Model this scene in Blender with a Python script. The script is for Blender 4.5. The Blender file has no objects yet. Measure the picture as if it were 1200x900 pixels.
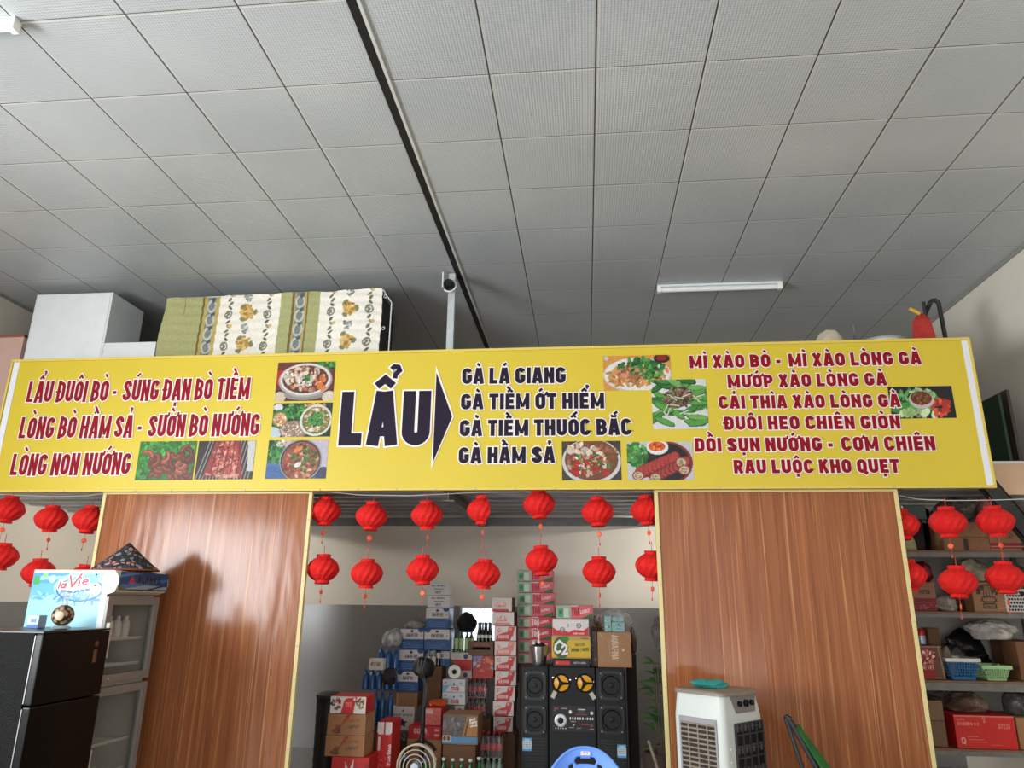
import bpy, bmesh, math, random, unicodedata
import numpy as np
from mathutils import Vector, Matrix, noise as mnoise

S = bpy.context.scene
COL = S.collection
PI = math.pi

# ------------------------------------------------------------------ camera
EYE = 1.5
CF, CP, CR, CY = 848.6, 0.29168, 0.01076, 0.10157      # focal (px of 1200), pitch, roll, yaw
_right = np.array([math.cos(CY), math.sin(CY), 0]); _fwd = np.array([-math.sin(CY), math.cos(CY), 0]); _up = np.array([0, 0, 1.0])
_f2 = math.cos(CP)*_fwd + math.sin(CP)*_up
_u2 = -math.sin(CP)*_fwd + math.cos(CP)*_up
_r3 = math.cos(CR)*_right + math.sin(CR)*_u2
_u3 = -math.sin(CR)*_right + math.cos(CR)*_u2
cam = bpy.data.cameras.new('camera'); cam.sensor_fit = 'HORIZONTAL'; cam.sensor_width = 36.0
cam.lens = 36.0*CF/1200.0; cam.clip_start = .05; cam.clip_end = 100
camo = bpy.data.objects.new('camera', cam); COL.objects.link(camo)
camo.matrix_world = Matrix(((_r3[0], _u3[0], -_f2[0], 0), (_r3[1], _u3[1], -_f2[1], 0), (_r3[2], _u3[2], -_f2[2], EYE), (0, 0, 0, 1)))
S.camera = camo

# ------------------------------------------------------------------ light, exposure
S.view_settings.view_transform = 'Standard'; S.view_settings.look = 'None'
S.view_settings.exposure = 0.0; S.view_settings.gamma = 1.0; S.view_settings.use_curve_mapping = False
W = bpy.data.worlds.new('world'); S.world = W; W.use_nodes = True
W.node_tree.nodes['Background'].inputs[0].default_value = (.86, .93, 1, 1)
W.node_tree.nodes['Background'].inputs[1].default_value = 1.7

def area(name, loc, direction, sx, sy, power, col=(1, 1, 1)):
    l = bpy.data.lights.new(name, 'AREA'); l.shape = 'RECTANGLE'; l.size = sx; l.size_y = sy; l.energy = power; l.color = col
    o = bpy.data.objects.new(name, l); COL.objects.link(o); o.location = loc
    o.rotation_euler = Vector(direction).to_track_quat('-Z', 'Y').to_euler()
    return o
# daylight through the open shop front behind the camera and through the side windows
area('daylight_shopfront', (-1.0, -3.9, 2.0), (0, 1, -.05), 8.6, 2.9, 60, (1, .985, .95))
area('daylight_left_window', (-5.6, 0.2, 1.8), (1, .25, -.1), 3.1, 1.7, 500, (.93, .97, 1))
area('ceiling_bounce_fill', (-1.0, -3.85, .35), (0, .4, .92), 8.6, .7, 165, (1, .99, .96))  # upward fill added low at the shop front to brighten the ceiling

# ------------------------------------------------------------------ helpers
def at(x, y, Y):                       # picture point (1200x900) -> point of the plane at depth Y
    d = _r3*((x-600)/CF) + _u3*((450-y)/CF) + _f2
    d = d*(Y/d[1])
    return Vector((d[0], d[1], d[2]+EYE))
def lin(c):
    out = []
    for v in c[:3]:
        v = v/255.0
        out.append(v/12.92 if v <= .04045 else ((v+.055)/1.055)**2.4)
    return tuple(out)
_M = {}
def mat(name, c, rough=.6, metal=0.0, spec=.5, noise=0.0, nscale=8.0, bump=0.0, bscale=60.0, stretch=None, coat=0.0, trans=0.0):
    if name in _M: return _M[name]
    m = bpy.data.materials.new(name); m.use_nodes = True
    nt = m.node_tree; b = nt.nodes['Principled BSDF']
    L = lin(c)
    b.inputs['Base Color'].default_value = L+(1,)
    b.inputs['Roughness'].default_value = rough; b.inputs['Metallic'].default_value = metal
    b.inputs['Specular IOR Level'].default_value = spec
    if coat: b.inputs['Coat Weight'].default_value = coat; b.inputs['Coat Roughness'].default_value = .08
    tc = nt.nodes.new('ShaderNodeTexCoord'); src = tc.outputs['Object']
    if stretch:
        mp = nt.nodes.new('ShaderNodeMapping'); mp.inputs['Scale'].default_value = stretch
        nt.links.new(src, mp.inputs[0]); src = mp.outputs[0]
    n = nt.nodes.new('ShaderNodeTexNoise'); n.inputs['Scale'].default_value = nscale; n.inputs['Detail'].default_value = 4
    nt.links.new(src, n.inputs['Vector'])
    r = nt.nodes.new('ShaderNodeValToRGB'); nz = max(noise, .03)
    r.color_ramp.elements[0].position = .3; r.color_ramp.elements[1].position = .7
    r.color_ramp.elements[0].color = tuple(v*(1-nz) for v in L)+(1,); r.color_ramp.elements[1].color = tuple(min(1, v*(1+nz)) for v in L)+(1,)
    nt.links.new(n.outputs['Fac'], r.inputs[0]); nt.links.new(r.outputs[0], b.inputs['Base Color'])
    if bump:
        n2 = nt.nodes.new('ShaderNodeTexNoise'); n2.inputs['Scale'].default_value = bscale; n2.inputs['Detail'].default_value = 3
        nt.links.new(src, n2.inputs['Vector'])
        bp = nt.nodes.new('ShaderNodeBump'); bp.inputs['Strength'].default_value = bump; bp.inputs['Distance'].default_value = .01
        nt.links.new(n2.outputs['Fac'], bp.inputs['Height']); nt.links.new(bp.outputs[0], b.inputs['Normal'])
    _M[name] = m
    return m
def mat_print(name='printed ink', rough=.5, spec=.4, coat=0.0):
    if name in _M: return _M[name]
    m = bpy.data.materials.new(name); m.use_nodes = True; nt = m.node_tree; b = nt.nodes['Principled BSDF']
    a = nt.nodes.new('ShaderNodeAttribute'); a.attribute_name = 'Col'
    nt.links.new(a.outputs['Color'], b.inputs['Base Color'])
    b.inputs['Roughness'].default_value = rough; b.inputs['Specular IOR Level'].default_value = spec
    if coat: b.inputs['Coat Weight'].default_value = coat
    _M[name] = m; return m
def mat_clear(name, c, alpha, rough=.08, gl=.5, bump=0.0, ior=1.45):     # thin clear sheet: lets light pass, glossy on top
    if name in _M: return _M[name]
    m = bpy.data.materials.new(name); m.use_nodes = True; nt = m.node_tree; b = nt.nodes['Principled BSDF']; out = nt.nodes['Material Output']
    b.inputs['Base Color'].default_value = lin(c)+(1,); b.inputs['Roughness'].default_value = rough; b.inputs['Specular IOR Level'].default_value = gl
    t = nt.nodes.new('ShaderNodeBsdfTransparent'); t.inputs[0].default_value = (1, 1, 1, 1)
    fr = nt.nodes.new('ShaderNodeFresnel'); fr.inputs[0].default_value = ior
    ad = nt.nodes.new('ShaderNodeMath'); ad.operation = 'ADD'; ad.use_clamp = True; ad.inputs[1].default_value = alpha
    nt.links.new(fr.outputs[0], ad.inputs[0])
    mx = nt.nodes.new('ShaderNodeMixShader'); nt.links.new(ad.outputs[0], mx.inputs[0]); nt.links.new(t.outputs[0], mx.inputs[1]); nt.links.new(b.outputs[0], mx.inputs[2])
    nt.links.new(mx.outputs[0], out.inputs['Surface'])
    if bump:
        n2 = nt.nodes.new('ShaderNodeTexNoise'); n2.inputs['Scale'].default_value = 25
        bp = nt.nodes.new('ShaderNodeBump'); bp.inputs['Strength'].default_value = bump; nt.links.new(n2.outputs['Fac'], bp.inputs['Height']); nt.links.new(bp.outputs[0], b.inputs['Normal'])
    _M[name] = m; return m

class MB:
    """collects shapes; build() links them as one mesh object"""
    def __init__(s): s.v = []; s.f = []; s.mi = []; s.cur = 0; s.sm = []; s.smooth = False
    def m(s, i): s.cur = i; return s
    def add(s, vs, fs):
        o = len(s.v); s.v += [tuple(v) for v in vs]
        for f in fs: s.f.append(tuple(i+o for i in f)); s.mi.append(s.cur); s.sm.append(s.smooth)
        return s
    def box(s, x0, x1, y0, y1, z0, z1, bev=0.0, M=None):
        if bev <= 0:
            vs = [(x, y, z) for z in (z0, z1) for y in (y0, y1) for x in (x0, x1)]
            fs = [(0, 2, 3, 1), (4, 5, 7, 6), (0, 1, 5, 4), (2, 6, 7, 3), (0, 4, 6, 2), (1, 3, 7, 5)]
        else:
            bm = bmesh.new(); bmesh.ops.create_cube(bm, size=1)
            for v in bm.verts: v.co = Vector(((x0+x1)/2+v.co.x*(x1-x0), (y0+y1)/2+v.co.y*(y1-y0), (z0+z1)/2+v.co.z*(z1-z0)))
            bmesh.ops.bevel(bm, geom=bm.edges[:], offset=bev, segments=2, affect='EDGES', profile=.6)
            bm.verts.index_update(); vs = [v.co.copy() for v in bm.verts]; fs = [[v.index for v in f.verts] for f in bm.faces]; bm.free()
        if M is not None: vs = [M @ Vector(v) for v in vs]
        return s.add(vs, fs)
    def lathe(s, prof, n=20, c=(0, 0, 0), M=None, cap=True):
        vs = []; fs = []
        for r, z in prof:
            for k in range(n):
                a = 2*PI*k/n; vs.append(Vector((r*math.cos(a), r*math.sin(a), z)))
        for i in range(len(prof)-1):
            for k in range(n):
                k2 = (k+1) % n; fs.append((i*n+k, i*n+k2, (i+1)*n+k2, (i+1)*n+k))
        if cap:
            fs.append(tuple(reversed(range(n)))); fs.append(tuple((len(prof)-1)*n+k for k in range(n)))
        if M is not None: vs = [M @ v for v in vs]
        vs = [v+Vector(c) for v in vs]
        return s.add(vs, fs)
    def tube(s, pts, r, n=10, closed=False):
        P = [Vector(p) for p in pts]; N = len(P); vs = []; fs = []
        prev = None
        for i in range(N):
            a = P[(i-1) % N] if (closed or i > 0) else P[i]; b = P[(i+1) % N] if (closed or i < N-1) else P[i]
            t = (b-a).normalized()
            if prev is None:
                h = Vector((0, 0, 1)) if abs(t.z) < .9 else Vector((1, 0, 0)); u = t.cross(h).normalized()
            else: u = (prev - t*prev.dot(t)).normalized()
            prev = u; w = t.cross(u)
            rr = r[i] if isinstance(r, (list, tuple)) else r
            for k in range(n):
                q = 2*PI*k/n; vs.append(P[i]+u*(rr*math.cos(q))+w*(rr*math.sin(q)))
        for i in range(N if closed else N-1):
            j = (i+1) % N
            for k in range(n): fs.append((i*n+k, i*n+(k+1) % n, j*n+(k+1) % n, j*n+k))
        if not closed: fs.append(tuple(reversed(range(n)))); fs.append(tuple((N-1)*n+k for k in range(n)))
        return s.add(vs, fs)
    def prism(s, pts, d):                # closed outline (list of Vectors) extruded along vector d
        n = len(pts); P = [Vector(p) for p in pts]; d = Vector(d)
        vs = P+[p+d for p in P]; fs = [tuple(range(n)), tuple(reversed(range(n, 2*n)))]
        for k in range(n): fs.append((k, k+n, (k+1) % n+n, (k+1) % n)) 
        return s.add(vs, fs)
    def build(s, name, mats, parent=None, loc=(0, 0, 0), rz=0.0, smooth=False, fix=True):
        me = bpy.data.meshes.new(name); me.from_pydata(s.v, [], s.f)
        if not isinstance(mats, (list, tuple)): mats = [mats]
        for m in mats: me.materials.append(m)
        me.polygons.foreach_set('material_index', s.mi)
        if fix:
            bm = bmesh.new(); bm.from_mesh(me); bmesh.ops.recalc_face_normals(bm, faces=bm.faces[:]); bm.to_mesh(me); bm.free()
        if smooth:
            me.polygons.foreach_set('use_smooth', [True]*len(me.polygons))
            try: me.set_sharp_from_angle(angle=math.radians(38))
            except Exception: pass
        me.update()
        o = bpy.data.objects.new(name, me); COL.objects.link(o)
        o.location = loc; o.rotation_euler = (0, 0, rz)
        if parent is not None: o.parent = parent
        return o
def tag(o, label, cat, group=None, kind=None):
    o['label'] = label; o['category'] = cat
    if group: o['group'] = group
    if kind: o['kind'] = kind
    return o
def thing(name, label, cat, loc=(0, 0, 0), rz=0.0, group=None):
    o = bpy.data.objects.new(name, None); COL.objects.link(o); o.empty_display_size = .1
    o.location = loc; o.rotation_euler = (0, 0, rz)
    return tag(o, label, cat, group)
def dup(root, loc, label, rz=None, group=None):
    r = root.copy(); COL.objects.link(r); r.location = loc; r['label'] = label
    if rz is not None: r.rotation_euler = (0, 0, rz)
    if group: r['group'] = group
    for ch in list(root.children):
        c = ch.copy(); COL.objects.link(c); c.parent = r
        for g in list(ch.children):
            d = g.copy(); COL.objects.link(d); d.parent = c
    return r
def struct(o): o['kind'] = 'structure'; return o

# ---- block lettering made of strokes -----------------------------------------
def _arc(cx, cy, rx, ry, a0, a1, n=6):
    return [(cx+rx*math.cos(math.radians(a0+(a1-a0)*i/n)), cy+ry*math.sin(math.radians(a0+(a1-a0)*i/n))) for i in range(n+1)]
def glyph(ch, w, h):
    """centre lines of a capital, cap height 1, width w, half stroke h -> (list of (points, closed), advance)"""
    x0, x1, y0, y1 = h, w-h, h, 1-h; xm = w/2; r = min((x1-x0)/2, .26)
    O = _arc(x1-r, y1-r, r, r, 0, 90)+_arc(x0+r, y1-r, r, r, 90, 180)+_arc(x0+r, y0+r, r, r, 180, 270)+_arc(x1-r, y0+r, r, r, 270, 360)
    Cc = [(x1, .71)]+_arc(x1-r, y1-r, r, r, 0, 90)+_arc(x0+r, y1-r, r, r, 90, 180)+_arc(x0+r, y0+r, r, r, 180, 270)+_arc(x1-r, y0+r, r, r, 270, 360)+[(x1, .29)]
    ym = .5
    def bowl(a, b, xr):                     # right-hand bowl between heights a and b
        rr = min((b-a)/2, .2)
        return [(x0, b)]+_arc(xr-rr, b-rr, rr, rr, 90, 0)+_arc(xr-rr, a+rr, rr, rr, 0, -90)+[(x0, a)]
    G = {
     'A': [([(x0*.9, 0), (xm-h*.35, 1-h*.0)], 0), ([(w-x0*.9, 0), (xm+h*.35, 1)], 0), ([(w*.28, .25), (w*.72, .25)], 0, .75)],
     'B': [([(x0, 0), (x0, 1)], 0), (bowl(ym, y1, x1-.02), 0), (bowl(y0, ym, x1), 0)],
     'C': [(Cc, 0)], 'D': [([(x0, 0), (x0, 1)], 0), (bowl(y0, y1, x1), 0)],
     'E': [([(x0, 0), (x0, 1)], 0), ([(x0, y1), (w*.96, y1)], 0), ([(x0, ym), (w*.88, ym)], 0), ([(x0, y0), (w*.96, y0)], 0)],
     'F': [([(x0, 0), (x0, 1)], 0), ([(x0, y1), (w*.96, y1)], 0), ([(x0, ym), (w*.86, ym)], 0)],
     'G': [(Cc[:-1]+[(x1, .45), (xm+.03, .45)], 0)],
     'H': [([(x0, 0), (x0, 1)], 0), ([(x1, 0), (x1, 1)], 0), ([(x0, ym), (x1, ym)], 0)],
     'I': [([(h, 0), (h, 1)], 0)],
     'J': [([(x1, 1)]+_arc(x1-r, y0+r, r, r, 0, -90)+_arc(x0+r, y0+r, r, r, 270, 180), 0)],
     'K': [([(x0, 0), (x0, 1)], 0), ([(x0+h*.5, .42), (x1+h*.1, 1)], 0), ([(x0+h*1.2, .56), (x1+h*.2, 0)], 0)],
     'L': [([(x0, 1), (x0, y0), (w*.95, y0)], 0)],
     'M': [([(x0, 0), (x0, 1)], 0), ([(x1, 0), (x1, 1)], 0), ([(x0, 1-h*.6), (xm, .14)], 0, .66), ([(x1, 1-h*.6), (xm, .14)], 0, .66)],
     'N': [([(x0, 0), (x0, 1)], 0), ([(x1, 0), (x1, 1)], 0), ([(x0, 1-h*.5), (x1, h*.5)], 0, .66)],
     'O': [(O, 1)], 'P': [([(x0, 0), (x0, 1)], 0), (bowl(.42, y1, x1), 0)],
     'Q': [(O, 1), ([(xm, .25), (w, -.06)], 0)],
     'R': [([(x0, 0), (x0, 1)], 0), (bowl(.46, y1, x1), 0), ([(xm, .46), (x1+h*.2, 0)], 0)],
     'S': [([(x1, .68)]+_arc(x1-r, y1-r*.9, r, r*.9, 0, 90)+_arc(x0+r, y1-r*.9, r, r*.9, 90, 200)+[(xm, ym+.02)]+_arc(x1-r, y0+r*.9, r, r*.9, 20, -90)+_arc(x0+r, y0+r*.9, r, r*.9, 270, 180)+[(x0, .32)], 0)],
     'T': [([(xm, 0), (xm, 1)], 0), ([(0, y1), (w, y1)], 0)],
     'U': [([(x0, 1), (x0, y0+r)]+_arc(x0+r, y0+r, r, r, 180, 270)+_arc(x1-r, y0+r, r, r, 270, 360)+[(x1, 1)], 0)],
     'V': [([(x0*.9, 1), (xm, h*.2)], 0), ([(w-x0*.9, 1), (xm, h*.2)], 0)],
     'W': [([(x0*.8, 1), (w*.3, 0)], 0), ([(w*.3, 0), (xm, .8)], 0), ([(xm, .8), (w*.7, 0)], 0), ([(w*.7, 0), (w-x0*.8, 1)], 0)],
     'X': [([(x0*.9, 0), (w-x0*.9, 1)], 0), ([(x0*.9, 1), (w-x0*.9, 0)], 0)],
     'Y': [([(xm, 0), (xm, .45)], 0), ([(xm, .4), (x0*.9, 1)], 0), ([(xm, .4), (w-x0*.9, 1)], 0)],
     'Z': [([(0, y1), (x1, y1), (x0, y0), (w, y0)], 0)],
     '-': [([(.02, .42), (w*.62, .42)], 0)], '+': [([(0, .5), (w, .5)], 0), ([(xm, .2), (xm, .8)], 0)],
     '.': [([(h, 0), (h, 2*h)], 0)],
     '1': [([(xm, 0), (xm, 1), (x0, .8)], 0)],
     '2': [([(x0, .72)]+_arc(xm, y1-(x1-x0)/2, (x1-x0)/2, (x1-x0)/2, 180, 0)+[(x1, .6), (x0, y0), (w, y0)], 0)],
     '3': [([(x0, .8)]+_arc(xm, .74, (x1-x0)/2, .26-h, 150, -90)+_arc(xm, .26, (x1-x0)/2, .26-h, 90, -150), 0)],
     '4': [([(x1-h, 0), (x1-h, 1), (x0, .3), (w, .3)], 0)],
     '5': [([(x1, y1), (x0, y1), (x0, .55)]+_arc(xm, .3, (x1-x0)/2, .3-h, 90, -150), 0)],
     '7': [([(0, y1), (x1, y1), (w*.35, 0)], 0)], '0': [(O, 1)],
    }
    return G.get(ch, [])
def wide(ch): return {'I': None, 'M': 1.32, 'W': 1.4, '-': .75, ' ': .5, 'L': .86, 'E': .9, 'T': .92, 'A': 1.08, 'G': 1.02, '.': .4}.get(ch, 1.0)
def text_strokes(s, w=.5, h=.1, gap=.07):
    out = []; x = 0.0
    for ch in s:
        dec = unicodedata.normalize('NFD', ch.replace('Đ', 'D\u0335')); base = dec[0]
        f = wide(base); cw = 2*h if f is None else w*f
        if base == ' ': x += w*.42; continue
        for g_ in glyph(base, cw, h): out.append(([(px+x, py) for px, py in g_[0]], g_[1], g_[2] if len(g_) > 2 else 1.0))
        top = 1.08; marks = dec[1:]; mid = x+cw/2
        if '\u0302' in marks: out.append(([(mid-.15, top+.02), (mid, top+.15), (mid+.15, top+.02)], 0, .62)); 
        if '\u0306' in marks: out.append(([(mid-.14, top+.15), (mid-.08, top+.05), (mid+.08, top+.05), (mid+.14, top+.15)], 0, .6))
        st = '\u0302' in marks or '\u0306' in marks
        ox, oy = (.1 if st else 0), (.17 if st else .03)
        for mk in marks:
            if mk == '\u0300': out.append(([(mid-.11-ox*.6, top+.18+oy), (mid+.07-ox*.6, top+.02+oy)], 0, .65))
            if mk == '\u0301': out.append(([(mid+.11+ox, top+.18+oy), (mid-.07+ox, top+.02+oy)], 0, .65))
            if mk == '\u0309':
                q = mid+ox*1.7; b0 = top+oy-.03
                out.append(([(q-.07, b0+.2), (q-.02, b0+.25), (q+.05, b0+.24), (q+.08, b0+.17), (q+.01, b0+.1), (q, b0+.02)], 0, .4))
            if mk == '\u0303': out.append(([(mid-.15, top+.04), (mid-.06, top+.12), (mid+.06, top+.05), (mid+.15, top+.13)], 0, .6))
            if mk == '\u0323': out.append(([(mid, -.26), (mid, -.26+2*h*.8)], 0, .8))
            if mk == '\u031b': out.append(([(x+cw-h*.6, .88), (x+cw+.06, .93), (x+cw+.085, 1.1)], 0, .55))
            if mk == '\u0335': out.append(([(x-.09, .5), (x+cw*.5, .5)], 0, .6))
        x += cw+gap
    return out, x-gap
def stroke_mesh(mb, strokes, h, extra, sx, sz, O, U, V, N=Vector((0, 0, 0)), lift=Vector((0, -.00008, 0))):
    """flat ribbons: O + U*x*sx + V*z*sz ; half width h (in cap units) plus extra (metres)"""
    def P(x, z): return (x*sx, z*sz)
    for si, (pts, cl, k) in enumerate(strokes):
        q = [P(*p) for p in pts]; q = [q[0]]+[b for a, b in zip(q, q[1:]) if (a[0]-b[0])**2+(a[1]-b[1])**2 > 1e-10]
        if cl and (q[0][0]-q[-1][0])**2+(q[0][1]-q[-1][1])**2 < 1e-9: q = q[:-1]
        n = len(q); hw = h*k*sz*.5+h*k*sx*.5+extra; hw = h*k*min(sx, sz)+extra
        L = []; R = []
        for i in range(n):
            a = np.array(q[(i-1) % n]) if (cl or i > 0) else None; b = np.array(q[(i+1) % n]) if (cl or i < n-1) else None; c = np.array(q[i])
            d1 = (c-a)/np.linalg.norm(c-a) if a is not None else None; d2 = (b-c)/np.linalg.norm(b-c) if b is not None else None
            if d1 is None: d1 = d2; c = c-d2*extra
            elif d2 is None: d2 = d1; c = c+d1*extra
            n1 = np.array([-d1[1], d1[0]]); n2 = np.array([-d2[1], d2[0]]); mt = n1+n2; ln = np.linalg.norm(mt)
            if ln < .3: mt = n1; sc = 1
            else: mt = mt/ln; sc = min(1/max(mt@n1, .35), 2.0)
            L.append(c+mt*hw*sc); R.append(c-mt*hw*sc)
        vs = [O+U*p[0]+V*p[1]+N+lift*(si % 7) for p in L]+[O+U*p[0]+V*p[1]+N+lift*(si % 7) for p in R]
        fs = []
        for i in range(n if cl else n-1):
            j = (i+1) % n; fs.append((i, i+n, j+n, j))
        mb.add(vs, fs)

# ---- printed pictures: a fine grid with one ink colour per vertex ---------------
class Pic:
    def __init__(s, w, h, nx, bg, seed=1):
        s.w, s.h, s.nx = w, h, nx; s.ny = max(4, int(nx*h/w)); s.rng = np.random.default_rng(seed)
        s.X, s.Y = np.meshgrid(np.linspace(0, w, s.nx), np.linspace(0, h, s.ny)); s.a = np.zeros((s.ny, s.nx, 3)); s.a[:] = bg
        s.px = w/s.nx
    def put(s, mask, c): s.a[mask] = c; return s
    def rect(s, u0, u1, v0, v1, c): return s.put((s.X >= u0*s.w) & (s.X <= u1*s.w) & (s.Y >= v0*s.h) & (s.Y <= v1*s.h), c)
    def ell(s, u, v, ru, rv, c, rot=0.0):                # radii in fractions of the height
        dx, dy = s.X-u*s.w, s.Y-v*s.h; ca, sa = math.cos(rot), math.sin(rot); a, b = dx*ca+dy*sa, -dx*sa+dy*ca
        return s.put((a/(ru*s.h))**2+(b/(rv*s.h))**2 <= 1, c)
    def ring(s, u, v, ru, rv, t, c):
        q = np.sqrt(((s.X-u*s.w)/(ru*s.h))**2+((s.Y-v*s.h)/(rv*s.h))**2); return s.put((q <= 1) & (q >= 1-t), c)
    def poly(s, pts, c):
        P = [(u*s.w, v*s.h) for u, v in pts]; ins = np.zeros(s.X.shape, bool); n = len(P)
        for i in range(n):
            (xa, ya), (xb, yb) = P[i], P[(i+1) % n]
            if ya == yb: continue
            cr = ((ya > s.Y) != (yb > s.Y)) & (s.X < (xb-xa)*(s.Y-ya)/(yb-ya)+xa); ins ^= cr
        return s.put(ins, c)
    def line(s, u0, v0, u1, v1, t, c):                   # t: width in fractions of height
        s.seg([(u0*s.w, v0*s.h), (u1*s.w, v1*s.h)], t*s.h/2, c); return s
    def seg(s, P, hw, c, closed=False):
        m = np.zeros(s.X.shape, bool); Q = P+[P[0]] if closed else P
        for (xa, ya), (xb, yb) in zip(Q, Q[1:]):
            dx, dy = xb-xa, yb-ya; l2 = dx*dx+dy*dy+1e-12
            t = np.clip(((s.X-xa)*dx+(s.Y-ya)*dy)/l2, 0, 1); m |= (s.X-xa-t*dx)**2+(s.Y-ya-t*dy)**2 <= max(hw, s.px*.45)**2
        return s.put(m, c)
    def text(s, t, u, v, hh, c, w=.55, h=.1, width=None, rot=0.0):   # u,v: left baseline; hh: cap height as fraction of h; width as fraction of w
        st, adv = text_strokes(t, w, h); sz = hh*s.h; sx = (width*s.w/adv) if width else sz; ca, sa = math.cos(rot), math.sin(rot)
        for pts, cl, k in st:
            P = [(u*s.w+ca*x*sx-sa*y*sz, v*s.h+sa*x*sx+ca*y*sz) for x, y in pts]; s.seg(P, h*k*min(sx, sz), c, bool(cl))
        return s
    def bits(s, n, u, v, ru, rv, size, cols, elong=1.6, fine=.62):  # scattered morsels inside an ellipse
        for _ in range(int(n*1.9)):
            a = s.rng.uniform(0, 2*PI); q = math.sqrt(s.rng.uniform(0, 1))
            uu = u+q*math.cos(a)*ru*s.h/s.w; vv = v+q*math.sin(a)*rv
            z = size*fine*s.rng.uniform(.4, 1.3); c = np.array(cols[s.rng.integers(len(cols))])*s.rng.uniform(.8, 1.15)
            s.ell(uu, vv, z*elong, z, np.clip(c, 0, 255), s.rng.uniform(0, PI))
        return s
    def grain(s, amt): s.a += s.rng.normal(0, amt, s.a.shape[:2])[..., None]; return s
    def build(s, name, O, U, V, parent=None, mat=None, warp=None, disp=None):
        """grid with corner O and unit directions U, V"""
        nx, ny = s.nx, s.ny; O, U, V = Vector(O), Vector(U), Vector(V); vs = []
        for j in range(ny):
            for i in range(nx):
                p = O+U*s.X[j, i]+V*s.Y[j, i]
                if disp: p = p+disp(s.X[j, i], s.Y[j, i])
                vs.append(p)
        fs = [(j*nx+i, j*nx+i+1, (j+1)*nx+i+1, (j+1)*nx+i) for j in range(ny-1) for i in range(nx-1)]
        me = bpy.data.meshes.new(name); me.from_pydata(vs, [], fs)
        ca = me.color_attributes.new('Col', 'FLOAT_COLOR', 'POINT')
        c = np.clip(s.a, 0, 255).reshape(-1, 3)/255.0; c = np.where(c <= .04045, c/12.92, ((c+.055)/1.055)**2.4)
        ca.data.foreach_set('color', np.concatenate([c, np.ones((len(c), 1))], 1).ravel().astype(np.float32))
        me.materials.append(mat or mat_print()); 
        if disp: me.polygons.foreach_set('use_smooth', [True]*len(me.polygons))
        me.update()
        o = bpy.data.objects.new(name, me); COL.objects.link(o)
        if parent is not None: o.parent = parent
        return o
X_, Y_, Z_ = Vector((1, 0, 0)), Vector((0, 1, 0)), Vector((0, 0, 1))
ORD = ['topmost', 'second from the top', 'third from the top', 'fourth from the top', 'fifth from the top', 'sixth from the top', 'seventh from the top', 'eighth from the top', 'ninth from the top']

# ------------------------------------------------------------------ common materials
m_wall = mat('painted plaster', (230, 223, 209), .75, noise=.04, nscale=1.2, bump=.05)
m_white = mat('white painted metal', (226, 230, 232), .45, noise=.02)
m_offwhite = mat('off white plastic', (222, 222, 214), .45, noise=.04, nscale=14)
m_black = mat('black plastic', (13, 13, 14), .5, spec=.3, noise=.1)
m_blacksteel = mat('black painted steel', (36, 37, 37), .5, noise=.15)
m_steel = mat('galvanised steel', (196, 202, 205), .4, .35, noise=.1, nscale=20)
m_greysteel = mat('grey steel', (120, 123, 122), .5, .3, noise=.15, nscale=12)
m_chrome = mat('brushed steel', (205, 205, 205), .22, .95)
m_trim = mat('yellow plastic trim', (220, 202, 142), .5, noise=.06, nscale=5)
m_card = mat('brown cardboard', (158, 117, 78), .8, noise=.08, nscale=6)
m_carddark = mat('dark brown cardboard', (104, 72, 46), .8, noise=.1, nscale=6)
m_red = mat('red carton', (196, 30, 28), .55, noise=.05)
m_whitecard = mat('white carton', (214, 210, 205), .65, noise=.05)
m_blue = mat('blue shrink wrap', (32, 84, 150), .3, noise=.1, nscale=10)
m_lantern = mat('red lantern paper', (214, 16, 10), .8, noise=.12, nscale=25)
m_orange = mat('orange medallion', (238, 92, 48), .5, noise=.3, nscale=90)
m_cord = mat('red cord', (205, 70, 60), .8)
m_string = mat('white string', (215, 215, 210), .8)
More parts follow.
